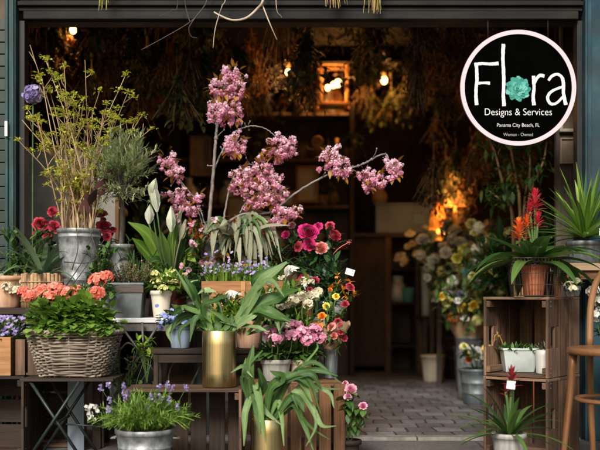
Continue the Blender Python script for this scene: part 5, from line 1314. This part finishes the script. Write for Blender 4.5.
# cream stocks
c = V(X(303, 4.58), 4.585, .4785)
t = thing('potted_stock', 'cream stock flowers in a beige pot below the red roses', 'plant', c); add_pot(t, c, .05, .04, .09, 'ceramic_beige', rim=.004); st = MB()
flower_heads(t, st, c + V(0, 0, .08), [(294, 300, 4.52, 1), (303, 297, 4.54, 1), (313, 296, 4.55, 1), (308, 305, 4.5, .8), (318, 292, 4.58, .7), (286, 304, 4.53, .7)], 'cream', .026, 26, .016, 6)
for i in range(90): st.leaf(c + V(R.gauss(0, .06), R.gauss(0, .05), .10 + R.gauss(.02, .02)), rdir() + UP * .4, .055, .02, .5, 3)
obj('foliage', st, 'leaf_bright', t)
# white calla lilies
c = V(X(276, 4.66), 4.62, .4785)
t = thing('calla_lily', 'two white calla blooms rising behind the brass staghorn', 'plant', c); add_pot(t, c, .045, .036, .09, 'terracotta', rim=.004)
for (px, py), (tx, ty) in (((286, 276), (294, 266)), ((270, 284), (262, 276)), ((226, 300), (236, 292))):
    Y = 4.6; p0 = P(px, py, Y); st = MB(); st.tube(cat([c + V(0, 0, .08), P((px + 276) / 2, py + 25, Y), p0], 8), .004, 5); obj('stalk', st, 'stem', t); mb = MB()
    for a in (-.9, -.2, .5, 1.2): mb.ribbon([p0, P((px + tx) / 2, (py + ty) / 2 - 2, Y - .02), P(tx + 6 * math.sin(a), ty + 6 * math.cos(a), Y - .04)], [.012, .04, .038, .018, .003], V(math.sin(a), -1, .4), .4, 8)
    obj('bloom', mb, 'white', t)
# brass staghorn
def staghorn(label, c, rt, h, leaves, name='staghorn_fern'):
    t = thing(name, label, 'plant', c); o = add_pot(t, c, rt, rt, h, 'brass', rim=0, th=.003)
    b = c + V(0, 0, h * .92)
    mb = MB(); mb.bush(b, (rt * .8, rt * .8, .02), 70, .02, .014, .8, .3, seg=2); obj('moss', mb, 'moss', t)
    for pts, ws in leaves + leaves[:0] + [([pts[0]] + [(x + R.uniform(-13, 13), y + R.uniform(-8, 12)) for x, y in pts[1:]], [w_ * R.uniform(.5, .75) for w_ in ws]) for pts, ws in leaves if R.random() < .6]:
        Yc = c.y; q = [b + V((P(*pts[0], Yc).x - b.x) * .8, R.uniform(-.03, .0), 0)] + [P(x, y, Yc - dy) for (x, y), dy in zip(pts[1:], [R.uniform(.0, .06) + .03 * i for i in range(len(pts) - 1)])]
        k_ = .8; ws = [w_ * k_ for w_ in ws]
        mb = MB(); fc = V(R.uniform(-.45, .45), -1, R.uniform(.1, .9)); mb.ribbon(q, ws, fc, R.uniform(.15, .5), 16, wave=.2)
        if len(pts) > 3 and R.random() < .4:                # forked tip
            cq = cat(q, 12); m0 = cq[7]; tg = (cq[8] - cq[6]).normalized(); sd_ = tg.cross(fc).normalized() * R.choice((-1, 1)); L_ = max(.05, (cq[-1] - m0).length * .8)
            mb.ribbon([m0 - tg * .01, m0 + (tg + sd_ * .45) * L_ * .5, m0 + (tg * .7 + sd_ * .75 - UP * .35) * L_], [max(ws) * .5, max(ws) * .45, .003], fc, .3, 8, wave=.2)
        obj('leaf', mb, R.choice(['leaf_fern', 'leaf_fern', 'leaf_fern_pale']), t)
    return t
c = V(X(219, 4.32), 4.33, .3245)
staghorn('large staghorn fern in a polished brass cylinder standing on the dark crate', c, .0735, .243, [
    ([(232, 332), (248, 306), (262, 282), (287, 262)], [.02, .06, .075, .06, .055, .012]),
    ([(232, 334), (254, 308), (276, 298), (298, 290)], [.016, .045, .075, .08, .07, .015]),
    ([(230, 334), (250, 312), (268, 312), (290, 322)], [.015, .05, .06, .06, .02]),
    ([(254, 316), (268, 312), (276, 318), (280, 334)], [.02, .04, .035, .004]),
    ([(208, 333), (200, 310), (194, 292), (184, 276)], [.015, .035, .04, .035, .006]),
    ([(208, 334), (206, 308), (206, 292), (216, 292)], [.015, .045, .05, .045, .006]),
    ([(206, 335), (196, 312), (182, 310), (172, 316)], [.015, .05, .06, .04, .008]),
    ([(206, 335), (192, 316), (178, 320), (170, 334)], [.015, .04, .04, .03, .004]),
    ([(206, 334), (200, 318), (194, 322), (190, 342)], [.015, .04, .035, .004]),
    ([(218, 335), (219, 318), (221, 300)], [.02, .045, .045, .008]),
    ([(228, 336), (231, 322), (232, 314)], [.02, .04, .038, .008]),
    ([(213, 335), (206, 322), (203, 312)], [.02, .045, .04, .008]),
    ([(226, 334), (240, 326), (258, 328), (268, 332)], [.012, .03, .03, .004])])
c = V(X(267, 4.06), 4.06, .002)
staghorn('spreading blue-green staghorn fern in a low brass cylinder on the pavement', c, .062, .217, [
    ([(262, 418), (251, 395), (249, 370), (253, 345)], [.02, .045, .05, .045, .01]),
    ([(262, 418), (256, 398), (262, 385), (258, 368)], [.02, .06, .06, .05, .01]),
    ([(266, 416), (270, 390), (282, 378), (270, 371)], [.016, .035, .05, .045, .006]),
    ([(268, 416), (280, 385), (300, 376), (318, 392)], [.016, .045, .055, .055, .01]),
    ([(270, 414), (284, 380), (300, 380), (312, 402)], [.014, .03, .045, .045, .006]),
    ([(272, 414), (290, 378), (314, 370), (338, 376)], [.014, .03, .032, .028, .004]),
    ([(272, 416), (296, 392), (312, 408), (322, 426), (336, 426)], [.014, .032, .034, .03, .018, .004]),
    ([(272, 416), (292, 404), (304, 424), (314, 452)], [.014, .032, .03, .024, .004]),
    ([(274, 418), (290, 398), (300, 402), (304, 412)], [.014, .04, .04, .006]),
    ([(260, 416), (252, 400), (246, 412), (244, 446)], [.014, .03, .04, .034, .005]),
    ([(262, 414), (256, 392), (258, 404), (260, 434)], [.02, .05, .06, .05, .006]),
    ([(268, 416), (278, 402), (282, 418), (284, 446)], [.014, .028, .03, .02, .004]),
    ([(256, 414), (246, 388), (244, 372), (246, 358)], [.012, .024, .026, .02, .004]),
    ([(276, 414), (300, 386), (328, 392), (334, 408)], [.012, .022, .024, .018, .003])])
# lime moss in a terracotta pot and moss trough
c = V(X(249, 4.55), 4.58, .4785)
t = thing('potted_moss', 'terracotta pot of lime green moss fern behind the brass cylinder', 'plant', c); add_pot(t, c, .065, .05, .125, 'terracotta_pale', rim=.006)
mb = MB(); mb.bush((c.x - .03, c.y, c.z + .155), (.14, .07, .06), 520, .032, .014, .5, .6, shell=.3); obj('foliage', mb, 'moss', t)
# kalanchoes / pink hydrangea on crate D
zD = .335 + .0065
for px, py, rt, rb, h, Y, m_, heads, lb in ((276, 378, .066, .052, .095, 4.42, 'ceramic_grey', [(268, 332, 4.36, 1), (282, 328, 4.38, 1.1), (276, 340, 4.33, 1), (292, 336, 4.36, .9), (290, 325, 4.42, .8)], 'pink kalanchoe in a grey pot on the reddish crate, left of a pair'),
                                         (301, 378, .05, .042, .09, 4.46, 'ceramic_beige', [(302, 333, 4.4, 1), (314, 330, 4.42, 1), (308, 341, 4.37, .9), (320, 338, 4.42, .8), (297, 326, 4.46, .8)], 'pink kalanchoe in a narrow beige pot on the reddish crate, right of a pair')):
    c = V(X(px, Y), Y + .0, zD); t = thing('potted_kalanchoe', lb, 'plant', c); add_pot(t, c, rt, rb, h, m_, rim=.004); st = MB()
    flower_heads(t, st, c + V(0, 0, h * .9), heads, 'pink', .036, 60, .0095, 4); obj('stems', st, 'stem', t)
    mb = MB(); mb.bush((c.x, c.y, c.z + h + .03), (.09, .07, .045), 150, .05, .034, .2, .6, shell=.3, peak=.55); obj('foliage', mb, 'leaf', t)
# ranunculus bouquet in kraft paper, dark vase
c = V(X(331, 4.54), 4.565, zD)
t = thing('tall_vase', 'slim dark vase on the reddish crate holding the kraft-wrapped bouquet', 'vase', c); add_pot(t, c, .034, .03, .14, 'zinc_dark', 'body', soil=False, rim=.003)
t = thing('ranunculus_bouquet', 'mixed orange, red and pink ranunculus bouquet wrapped in brown paper', 'bouquet', c + V(0, 0, .06)); b = c + V(0, 0, .12)
mb = MB(); rows = []
for r_, z in ((.022, .02), (.035, .13), (.062, .2), (.085, .25)):
    rows.append([c + V(r_ * math.cos(a) * R.uniform(.92, 1.08), r_ * math.sin(a) * R.uniform(.92, 1.08), z + .012 * math.sin(a * 5) * (z > .19)) for a in [2 * PI * j / 22 for j in range(22)]])
mb.grid(rows, None, .5, True); obj('paper_wrap', mb, 'kraft', t)
st = MB()
for px, py, Y, r, m_ in ((322, 316, 4.5, .028, 'orange'), (331, 326, 4.47, .024, 'salmon'), (338, 322, 4.5, .022, 'rosered'), (318, 326, 4.49, .022, 'orange'), (334, 336, 4.46, .022, 'salmon'), (345, 304, 4.52, .024, 'rosered'), (326, 306, 4.53, .024, 'yellow'), (340, 332, 4.5, .02, 'rosered'), (350, 287, 4.6, .024, 'rosered'), (336, 296, 4.58, .02, 'yellow'), (330, 290, 4.6, .018, 'orange'), (344, 338, 4.52, .02, 'rosered')):
    e = P(px, py, Y); cc = cat([b, (b + e) / 2 + rv(.01), e], 6); st.tube(cc, .0025, 5); mb = MB(); mb.rose(e, V((e.x - b.x) * 3, -.8, .5) + rv(.2), r, 5, .5); obj('ranunculus', mb, m_, t)
    for k in range(7): st.leaf(lerpl(cc, R.uniform(.45, 1)) + rv(.02), rdir() + V(0, -.2, 0), R.uniform(.04, .075), R.uniform(.012, .022), .5, 4)
obj('foliage', st, 'leaf', t)
# alstroemeria spray
mb = MB(); st = MB(); c2 = V(X(338, 4.72), 4.73, .613)
t = thing('alstroemeria_spray', 'spiky red and yellow alstroemeria spray leaning out right of the bouquet', 'flowers', c2)
add_pot(t, V(X(324, 4.74), 4.74, .613), .03, .025, .08, 'glass_dark', 'vase', soil=False, rim=0)
for px, py in ((332, 288), (338, 284), (343, 290), (350, 282), (346, 296), (337, 276), (354, 295)):
    e = P(px, py, 4.66); cc = cat([V(X(324, 4.74), 4.74, .65), P(330, 305, 4.69), e], 6); st.tube(cc, .002, 4)
    for k in range(6): mb.leaf(e, rdir() + V(0, -.3, .5), .03, .012, .4, 3)
    for k in range(8): st.leaf(lerpl(cc, R.uniform(.4, 1)) + rv(.01), rdir() + V(.3, 0, .2), .06, .012, .5, 3)
obj('blossoms', mb, 'orange', t); obj('foliage', st, 'leaf', t)
# pink rose bush at the right end of the left display
c = V(X(349, 4.36), 4.38, .002)
rosebunch('small pot rose with two pink blooms at the end of the reddish crate', [(351, 390, 4.3, 1.25), (348, 396, 4.28, .8), (363, 406, 4.28, .8), (345, 383, 4.34, .5)], c, .085, 'pink', 'wood_dark', .03, leafs=90, lm='leaf', rt=.05, layers=8)
# lavender in zinc bucket
c = V(X(145, 4.02), 4.03, .002)
t = thing('potted_lavender', 'feathery lavender with violet flowers in a small zinc bucket on the pavement', 'lavender', c)
add_pot(t, c, .118, .088, .182, 'zinc', 'bucket', rim=.008, bands=(.6,)); bucket_handles(t, c, .118, .182, 'zinc')
mb = MB(); b = c + V(0, 0, .17)
for i in range(260):
    a = R.uniform(0, 2 * PI); s_ = R.random() ** .6; d = V(math.cos(a) * s_ * .78, math.sin(a) * s_ * .7, 1 - .5 * s_).normalized(); L = R.uniform(.10, .19)
    p0 = b + V(math.cos(a) * s_ * .08, math.sin(a) * s_ * .08, 0); p1 = p0 + d * L + V(0, 0, -.06 * s_); cc = cat([p0, p0 + d * L * .5 + V(0, 0, .01), p1], 6); mb.tube(cc, .0016, 3)
    for k in range(15): mb.leaf(lerpl(cc, R.uniform(.15, 1)), d + rdir() * .9, R.uniform(.016, .034), R.uniform(.004, .007), .3, 2)
obj('foliage', mb, 'leaf_bright', t)
st = MB()
for i in range(26):
    e = P(R.choice([R.uniform(100, 130), R.uniform(150, 188), R.uniform(96, 185)]), R.uniform(384, 412), 4.03 + R.uniform(-.08, .06)); p0 = b + V((e.x - b.x) * .5, 0, .02); st.tube(cat([p0, (p0 + e) / 2 + rv(.006), e], 5), .0012, 3); mb = MB()
    for k in range(16): mb.floret(e + V(R.gauss(0, .0035), R.gauss(0, .0035), R.uniform(-.012, .014)), rdir() + UP * .3, .0052, 5)
    obj('flower_spike', mb, 'lilac', t)
obj('flower_stems', st, 'stem', t)
mb = MB()
for i in range(26): q = P(R.uniform(86, 100), R.uniform(404, 420), 4.0 + R.uniform(-.04, .04)); mb.floret(q, rdir() + V(0, -.5, 0), .009, 5)
obj('side_blossoms', mb, 'white', t)
# small weed by the trestle
c = V(X(146, 4.6), 4.58, .002); t = thing('small_seedling', 'yellow-green seedling growing between the iron trestle bars', 'plant', V(X(146, 4.6), 4.58, .002)); st = MB(); fo = MB()
add_pot(t, c, .05, .04, .08, 'terracotta', rim=.004)
for i in range(9):
    e = P(R.uniform(136, 160), R.uniform(338, 356), 4.6); st.tube(cat([c + V(0, 0, .07), P(147, 385, 4.6), e], 6), .0018, 4)
    for k in range(5): fo.leaf(e + rv(.02), rdir(), .035, .022, .4, 3)
obj('stems', st, 'stem', t); obj('foliage', fo, 'moss', t)

# trailing greens filling the gaps of the display
for px, Y, z, rx, n_, m_, lb, pm_ in ((196, 4.90, .613, .07, 150, 'leaf_dark', 'small dark leafy pot plant between the peace lily and the wooden planter', 'ceramic_grey'),
                             (213, 4.58, .4785, .06, 120, 'moss', 'small lime-leaved pot plant on the low bench left of the moss pot', 'terracotta'),
                             (287, 4.58, .4785, .05, 120, 'leaf', 'small green leafy pot plant on the low bench beside the cream stocks', 'ceramic_grey'),
                             (306, 4.9, .613, .06, 130, 'leaf_dark', 'dark leafy pot plant at the foot of the peony bucket', 'terracotta')):
    c = V(X(px, Y), Y, z); t = thing('potted_foliage', lb, 'plant', c); add_pot(t, c, .04, .032, .075, pm_, rim=.004); mb = MB(); mb.bush(c + V(0, 0, .11), (rx, rx, .06), n_, .05, .028, .4, .6, shell=.2); obj('foliage', mb, m_, t)
def filler(name, label, base, n, region, m_, L, W, r=.0022, fl=None, droop=.5, per=9, dy=.12):
    t = thing(name, label, 'plant', base); add_pot(t, base, .045, .036, .09, 'ceramic_grey', rim=.003); st = MB(); fo = MB(); fm = MB(); b0 = base + V(0, 0, .08)
    for i in range(n):
        e = P(R.uniform(region[0], region[1]), R.uniform(region[2], region[3]), base.y - .04 + R.uniform(-dy, dy)); cc = cat([b0 + rv(.02), (b0 + e) / 2 + V((b0.x - e.x) * .2, 0, .03) + rv(.015), e], 7); st.tube(cc, [r, r * .5], 4)
        for k in range(per): q = lerpl(cc, R.uniform(.3, 1)); fo.leaf(q + rv(.006), (cc[-1] - cc[0]).normalized() * .6 + rdir(), L * R.uniform(.6, 1.2), W * R.uniform(.6, 1.2), droop, 4, .3)
        if fl:
            for k in range(7): fm.floret(e + rv(.014), rdir() + V(0, -.4, .3), .010, 5)
    obj('stems', st, 'stem', t); obj('foliage', fo, m_, t)
    if fl: obj('blossoms', fm, fl, t)
filler('filler_plant', 'bushy dark leaves filling the gap behind the drooping fern', V(X(262, 5.06), 5.06, .613), 30, (205, 300, 222, 270), 'leaf_dark', .07, .03)
filler('filler_plant', 'bronze and orange leaf sprays around the drooping fern', V(X(228, 5.06), 5.07, .613), 22, (192, 290, 218, 258), 'leaf_bronze', .06, .022)
filler('filler_plant', 'airy pink-flowered sprig plant left of the cherry vase', V(X(194, 5.02), 5.02, .613), 22, (176, 215, 220, 280), 'leaf', .05, .02, fl='cherry')
filler('filler_plant', 'narrow-leaved green plant between the olive pot and the peace lily', V(X(141, 4.95), 4.95, .613), 26, (112, 168, 240, 290), 'leaf', .06, .016)
filler('filler_plant', 'loose green ferny plant spilling behind the brass cylinder', V(X(232, 4.62), 4.62, .4785), 34, (196, 292, 292, 338), 'leaf', .05, .018)
filler('filler_plant', 'tufted green plant with small cream flowers by the calla blooms', V(X(266, 4.6), 4.62, .4785), 24, (250, 312, 272, 322), 'leaf_bright', .06, .02, fl='cream')
filler('filler_plant', 'dark green stems and leaves under the peony bouquet', V(X(336, 4.86), 4.9, .613), 30, (286, 350, 250, 318), 'leaf_dark', .07, .028)
filler('filler_plant', 'small-leaved green plant low between the iron trestle bars', V(X(128, 4.6), 4.56, .003), 22, (108, 166, 335, 400), 'leaf', .035, .02, droop=.7)
filler('filler_plant', 'grey-leaved plant tucked under the low bench behind the dark crate', V(X(170, 4.6), 4.56, .322), 0, (150, 205, 352, 386), 'leaf', .03, .02) if False else None
filler('filler_plant', 'leafy green plant low beside the crimson-and-grey bromeliad pot', V(X(486, 4.3), 4.35, .003), 0, (470, 500, 400, 440), 'leaf', .04, .02) if False else None
filler('filler_plant', 'bushy green plant behind the grey-green strap-leaved plant', V(X(18, 4.9), 4.89, .661), 26, (-5, 58, 225, 285), 'leaf', .06, .022)
filler('filler_plant', 'leafy stems behind the coral geraniums beside the galvanised bucket', V(X(100, 4.7), 4.73, .661), 22, (84, 122, 245, 300), 'leaf', .045, .022)
# ================================================================== right display
# pale zinc trough in the upper crate
q36 = qa
c = V(ca.x, ca.y, ZA0) + qa @ V(-.045, -.05, 0)
t = thing('zinc_trough', 'pale flared zinc trough of small succulents inside the upper crate', 'planter', c)
trough(t, c, .155, .10, .108, .82, 'zinc_pale')
mb = MB()
for i in range(9): rosette(mb, c + V(R.uniform(-.065, .065), R.uniform(-.04, .04), .09), 14, .05, .013, (15, 75), .3, 'lance', 3)
obj('succulents', mb, 'leaf', t)
mb = MB(); cc = cat([c + V(-.06, 0, .09), c + V(-.085, 0, .16), c + V(-.11, -.02, .165), c + V(-.115, -.02, .13)], 10); mb.tube(cc, .003, 5)
for k in range(8): mb.leaf(lerpl(cc, R.uniform(.3, 1)), rdir(), .02, .012, .3, 2)
obj('trailing_stem', mb, 'straw', t)
c = V(ca.x, ca.y, ZA0) + qa @ V(.09, -.085, 0)
t = thing('white_vase', 'small white cylinder vase with pale sprigs at the right inside the upper crate', 'vase', c); add_pot(t, c, .036, .034, .105, 'porcelain', 'body', rim=0)
mb = MB(); mb.bush(c + V(0, 0, .11), (.03, .03, .02), 40, .022, .010, .6, .3, seg=2); obj('sprigs', mb, 'leaf_pale', t)
# bromeliad in terracotta in wire basket on top of the upper crate
c = V(X(537, 4.34), 4.40, ZA1 + .002)
t = thing('wire_basket', 'rusty open wire basket around the terracotta pot on the upper crate', 'basket', c)
mb = MB(); bw0, bw1, bd, bhh = .085, .105, .075, .165
def wb(u, w_, z): k = z / bhh; W_ = bw0 + (bw1 - bw0) * k; return c + V(u * W_, w_ * bd * (1 + .15 * k), z)
for z in (0.003, .05, .1, .135, .15, bhh):
    mb.tube([wb(-1, -1, z), wb(1, -1, z), wb(1, 1, z), wb(-1, 1, z), wb(-1, -1, z)], .0016 if z < bhh else .003, 5)
for i in range(15):
    u = -1 + 2 * i / 14
    for w_ in (-1, 1): mb.tube([wb(u, w_, 0.003), wb(u, w_, bhh)], .0013, 4)
for i in range(8):
    w_ = -1 + 2 * i / 7
    for u in (-1, 1): mb.tube([wb(u, w_, 0.003), wb(u, w_, bhh)], .0013, 4)
obj('wire_mesh', mb, 'wire', t)
mb = MB(); pts = []
for i in range(15): pts += [wb(-1 + 2 * i / 14, -1.02, .135 + (.022 if i % 2 else 0))]
mb.tube(pts, .0022, 5); obj('scroll_trim', mb, 'wire', t)
def bromeliad(label, c, pot, potm, L, W, n, flowers, elev=(12, 70), droop=1.4, mleaf='leaf_dark', rim=.006):
    t = thing('potted_bromeliad', label, 'bromeliad', c); rt, rb, h = pot; add_pot(t, c, rt, rb, h, potm, rim=rim); b = c + V(0, 0, h * .92)
    rosette_parts(t, b, n, L, W, elev, droop, mleaf, Lv=.3, fold=.35)
    for px, py, bx_, r_, m_, n_ in flowers:
        e = P(px, py, c.y - .03); mb = MB(); mb.tube(cat([b, (b + e) / 2 + V((bx_ - px) * .002, 0, 0), e], 6), .006, 6); obj('stalk', mb, 'stem', t)
        mb = MB()
        for i in range(n_):
            a = i * 2.4; f = i / n_; d = V(math.cos(a) * (1 - .6 * f), math.sin(a) * (1 - .6 * f), .25 + 1.1 * f); mb.leaf(e + V(0, 0, (f - .5) * r_ * 1.3), d, r_ * (1.15 - .3 * f), r_ * .3, .3, 4, .5)
        obj('flower_bract', mb, m_, t)
    return t
c = V(X(537, 4.34), 4.40, ZA1 + .0055)
bromeliad('large green bromeliad with orange and red blooms in a terracotta pot on the upper crate', c, (.057, .044, .135), 'terracotta', .33, .07, 24, [(519, 232, 526, .05, 'broms_orange', 30), (527, 224, 530, .035, 'broms_orange', 22), (535, 203, 536, .05, 'broms_red', 34), (538, 222, 538, .04, 'broms_red', 26), (530, 212, 532, .035, 'broms_red', 18)], (8, 62), 1.5, 'leaf')
# small white flowers right on the crate
c = V(X(573, 4.42), 4.40, ZA1 + .002); c = V(X(575, 4.45), 4.47, ZA1 + .002)
t = thing('potted_primrose', 'small pot of greenish white flowers right of the wire basket', 'plant', V(X(574, 4.48), 4.50, Z(263, Yy) - .25)) if False else thing('potted_primrose', 'small pot of greenish white flowers right of the wire basket', 'plant', V(X(573, 4.4), 4.41, ZA1 + .002)); c = V(X(573, 4.4), 4.41, ZA1 + .002)
add_pot(t, c, .036, .03, .045, 'zinc_dark', rim=.003); st = MB(); flower_heads(t, st, c + V(0, 0, .04), [(569, 285, 4.38, 1), (577, 282, 4.39, 1), (573, 289, 4.36, 1)], 'cream', .02, 26, .009, 4); st.bush(c + V(0, 0, .05), (.045, .045, .025), 60, .03, .018, .3, .5); obj('foliage', st, 'leaf', t)
# yucca
c = V(X(586, 4.72), 4.74, Z(263, Yy) + .0015)
t = thing('potted_yucca', 'spiky bright green yucca in a dark slate pot at the right edge', 'plant', c); add_pot(t, c, .085, .07, .105, 'zinc_dark', rim=.008)
rosette_parts(t, c + V(0, 0, .12), 60, .34, .027, (2, 84), .55, 'leaf_yucca', Lv=.25, fold=.3, seg=8)
mb = MB(); mb.box(c + V(.07, -.09, .14), (.06, .002, .04), rotz(.15), v=.5); obj('plant_tag', mb, 'paper', t, smooth=False)
# crimson bromeliad on pavement
c = V(X(509, 4.02), 4.02, .002)
t = bromeliad('bromeliad with one crimson bloom and white tag in a grey pot on the pavement', c, (.068, .05, .165), 'ceramic_grey', .25, .026, 26, [(512, 380, 511, .045, 'broms_dark', 20), (506, 392, 508, .03, 'broms_dark', 10)], (5, 72), .9, 'leaf', .008)
mb = MB(); mb.box(P(511, 385, 3.955), (.034, .0015, .032), Matrix.Rotation(.1, 3, 'Y'), v=.7); obj('price_tag', mb, 'paper', t, smooth=False)
# white blossoms behind the chair back
c = V(X(610, 4.62), 4.45, .002)
t = thing('white_flower_pot', 'tall pot of white blossoms seen through the bentwood chair back', 'plant', c); add_pot(t, c, .09, .075, .5, 'zinc_dark'); st = MB()
flower_heads(t, st, c + V(0, 0, .47), [(594, 292, 4.4, 1), (600, 302, 4.38, 1), (596, 316, 4.36, 1), (606, 294, 4.4, 1), (603, 312, 4.38, 1)], 'white', .03, 34, .013, 5); st.bush(c + V(0, 0, .56), (.10, .09, .1), 150, .05, .03, .3, .5); obj('foliage', st, 'leaf', t)
# dark bucket with yellow & orange flowers
c = V(X(477, 6.6), 6.6, .006)
t = thing('dark_bucket', 'dark ribbed bucket of yellow and white flowers on the shop floor left of the crates', 'bucket', c); add_pot(t, c, .115, .09, .23, 'zinc_dark', 'body', soil=False, bands=(.3, .6, .9))
t = thing('mixed_bouquet', 'small yellow, orange and white posy in the dark ribbed bucket', 'bouquet', c + V(0, 0, .15)); st = MB(); b = c + V(0, 0, .2)
for px, py, m_, r in ((466, 354, 'yellow', .04), (472, 348, 'white', .036), (478, 350, 'white', .034), (469, 360, 'orange', .034), (476, 357, 'cream', .036), (483, 355, 'white', .034), (464, 346, 'lemon', .03), (486, 348, 'yellow', .034)):
    e = P(px, py, 6.52 + R.uniform(-.05, .1)); st.tube([b, (b + e) / 2, e], .003, 4); mb = MB(); mb.rose(e, V(0, -.6, .7) + rv(.3), r, 4); obj('flower', mb, m_, t)
    for k in range(4): st.leaf(e + rv(.04), rdir(), .07, .03, .5, 3)
obj('foliage', st, 'leaf', t)
# tall zinc vase with kraft wrapped yellow bouquet
c = V(X(470, 6.9), 6.9, .006)
t = thing('tall_zinc_vase', 'tall pale zinc vase on the shop floor holding the kraft-wrapped yellow bouquet', 'vase', c); add_pot(t, c, .1, .08, .43, 'zinc', 'body', soil=False, rim=.006)
t = thing('yellow_bouquet', 'large yellow, white and teal bouquet wrapped in kraft paper left of the crates', 'bouquet', c + V(0, 0, .3)); st = MB(); b = c + V(0, 0, .42)
mb = MB(); rows = []
for r_, z in ((.07, .36), (.12, .46), (.19, .56)):
    rows.append([c + V(r_ * math.cos(a) * R.uniform(.94, 1.06), r_ * math.sin(a) * R.uniform(.94, 1.06), z + .02 * math.sin(a * 5) * (z > .5)) for a in [2 * PI * j / 24 for j in range(24)]])
mb.grid(rows, None, .5, True); obj('paper_wrap', mb, 'kraft', t)
for px, py, m_, r in ((448, 302, 'lemon', .05), (455, 308, 'lilac', .036), (454, 317, 'orange', .045), (464, 308, 'yellow', .05), (465, 318, 'white', .04), (478, 320, 'lemon', .045), (474, 306, 'yellow', .05), (484, 288, 'yellow', .055), (490, 292, 'yellow', .05), (480, 296, 'lemon', .05), (470, 294, 'cream', .045), (460, 294, 'lilac', .035), (447, 290, 'white', .036), (476, 282, 'white', .05), (453, 281, 'white', .048), (466, 274, 'teal', .045), (478, 266, 'teal', .05), (482, 276, 'teal', .04), (460, 268, 'lemon', .04), (448, 268, 'dry_olive', .045), (486, 312, 'lemon', .045), (442, 296, 'yellow', .03), (458, 300, 'white', .03), (494, 284, 'yellow', .045), (488, 300, 'orange', .04), (470, 262, 'bud', .05), (457, 258, 'bud', .05), (464, 250, 'bud', .05)):
    e = P(px, py, 6.75 + R.uniform(-.12, .12)); st.tube(cat([b, (b + e) / 2 + V(0, 0, .03), e], 5), .003, 4); mb = MB()
    if R.random() < .6: mb.rose(e, V((e.x - b.x), -.8, .4) + rv(.3), r, 4)
    else:
        for k in range(40): d = rdir(); mb.floret(e + d * r * .7, d, .018, 5)
    obj('flower', mb, m_, t)
    for k in range(6): st.leaf(e + rv(.07), rdir(), R.uniform(.06, .11), .035, .5, 3)
obj('foliage', st, 'leaf', t)
# dark wicker chair-like tub in the shop left of it
c = V(X(464, 8.5), 8.5, .006)
t = thing('tub_basket', 'dark brown tub basket on the shop floor behind the yellow bouquet', 'basket', c); add_pot(t, c, .17, .15, .42, 'wood_dark', 'body', bands=(.2, .4, .6, .8))
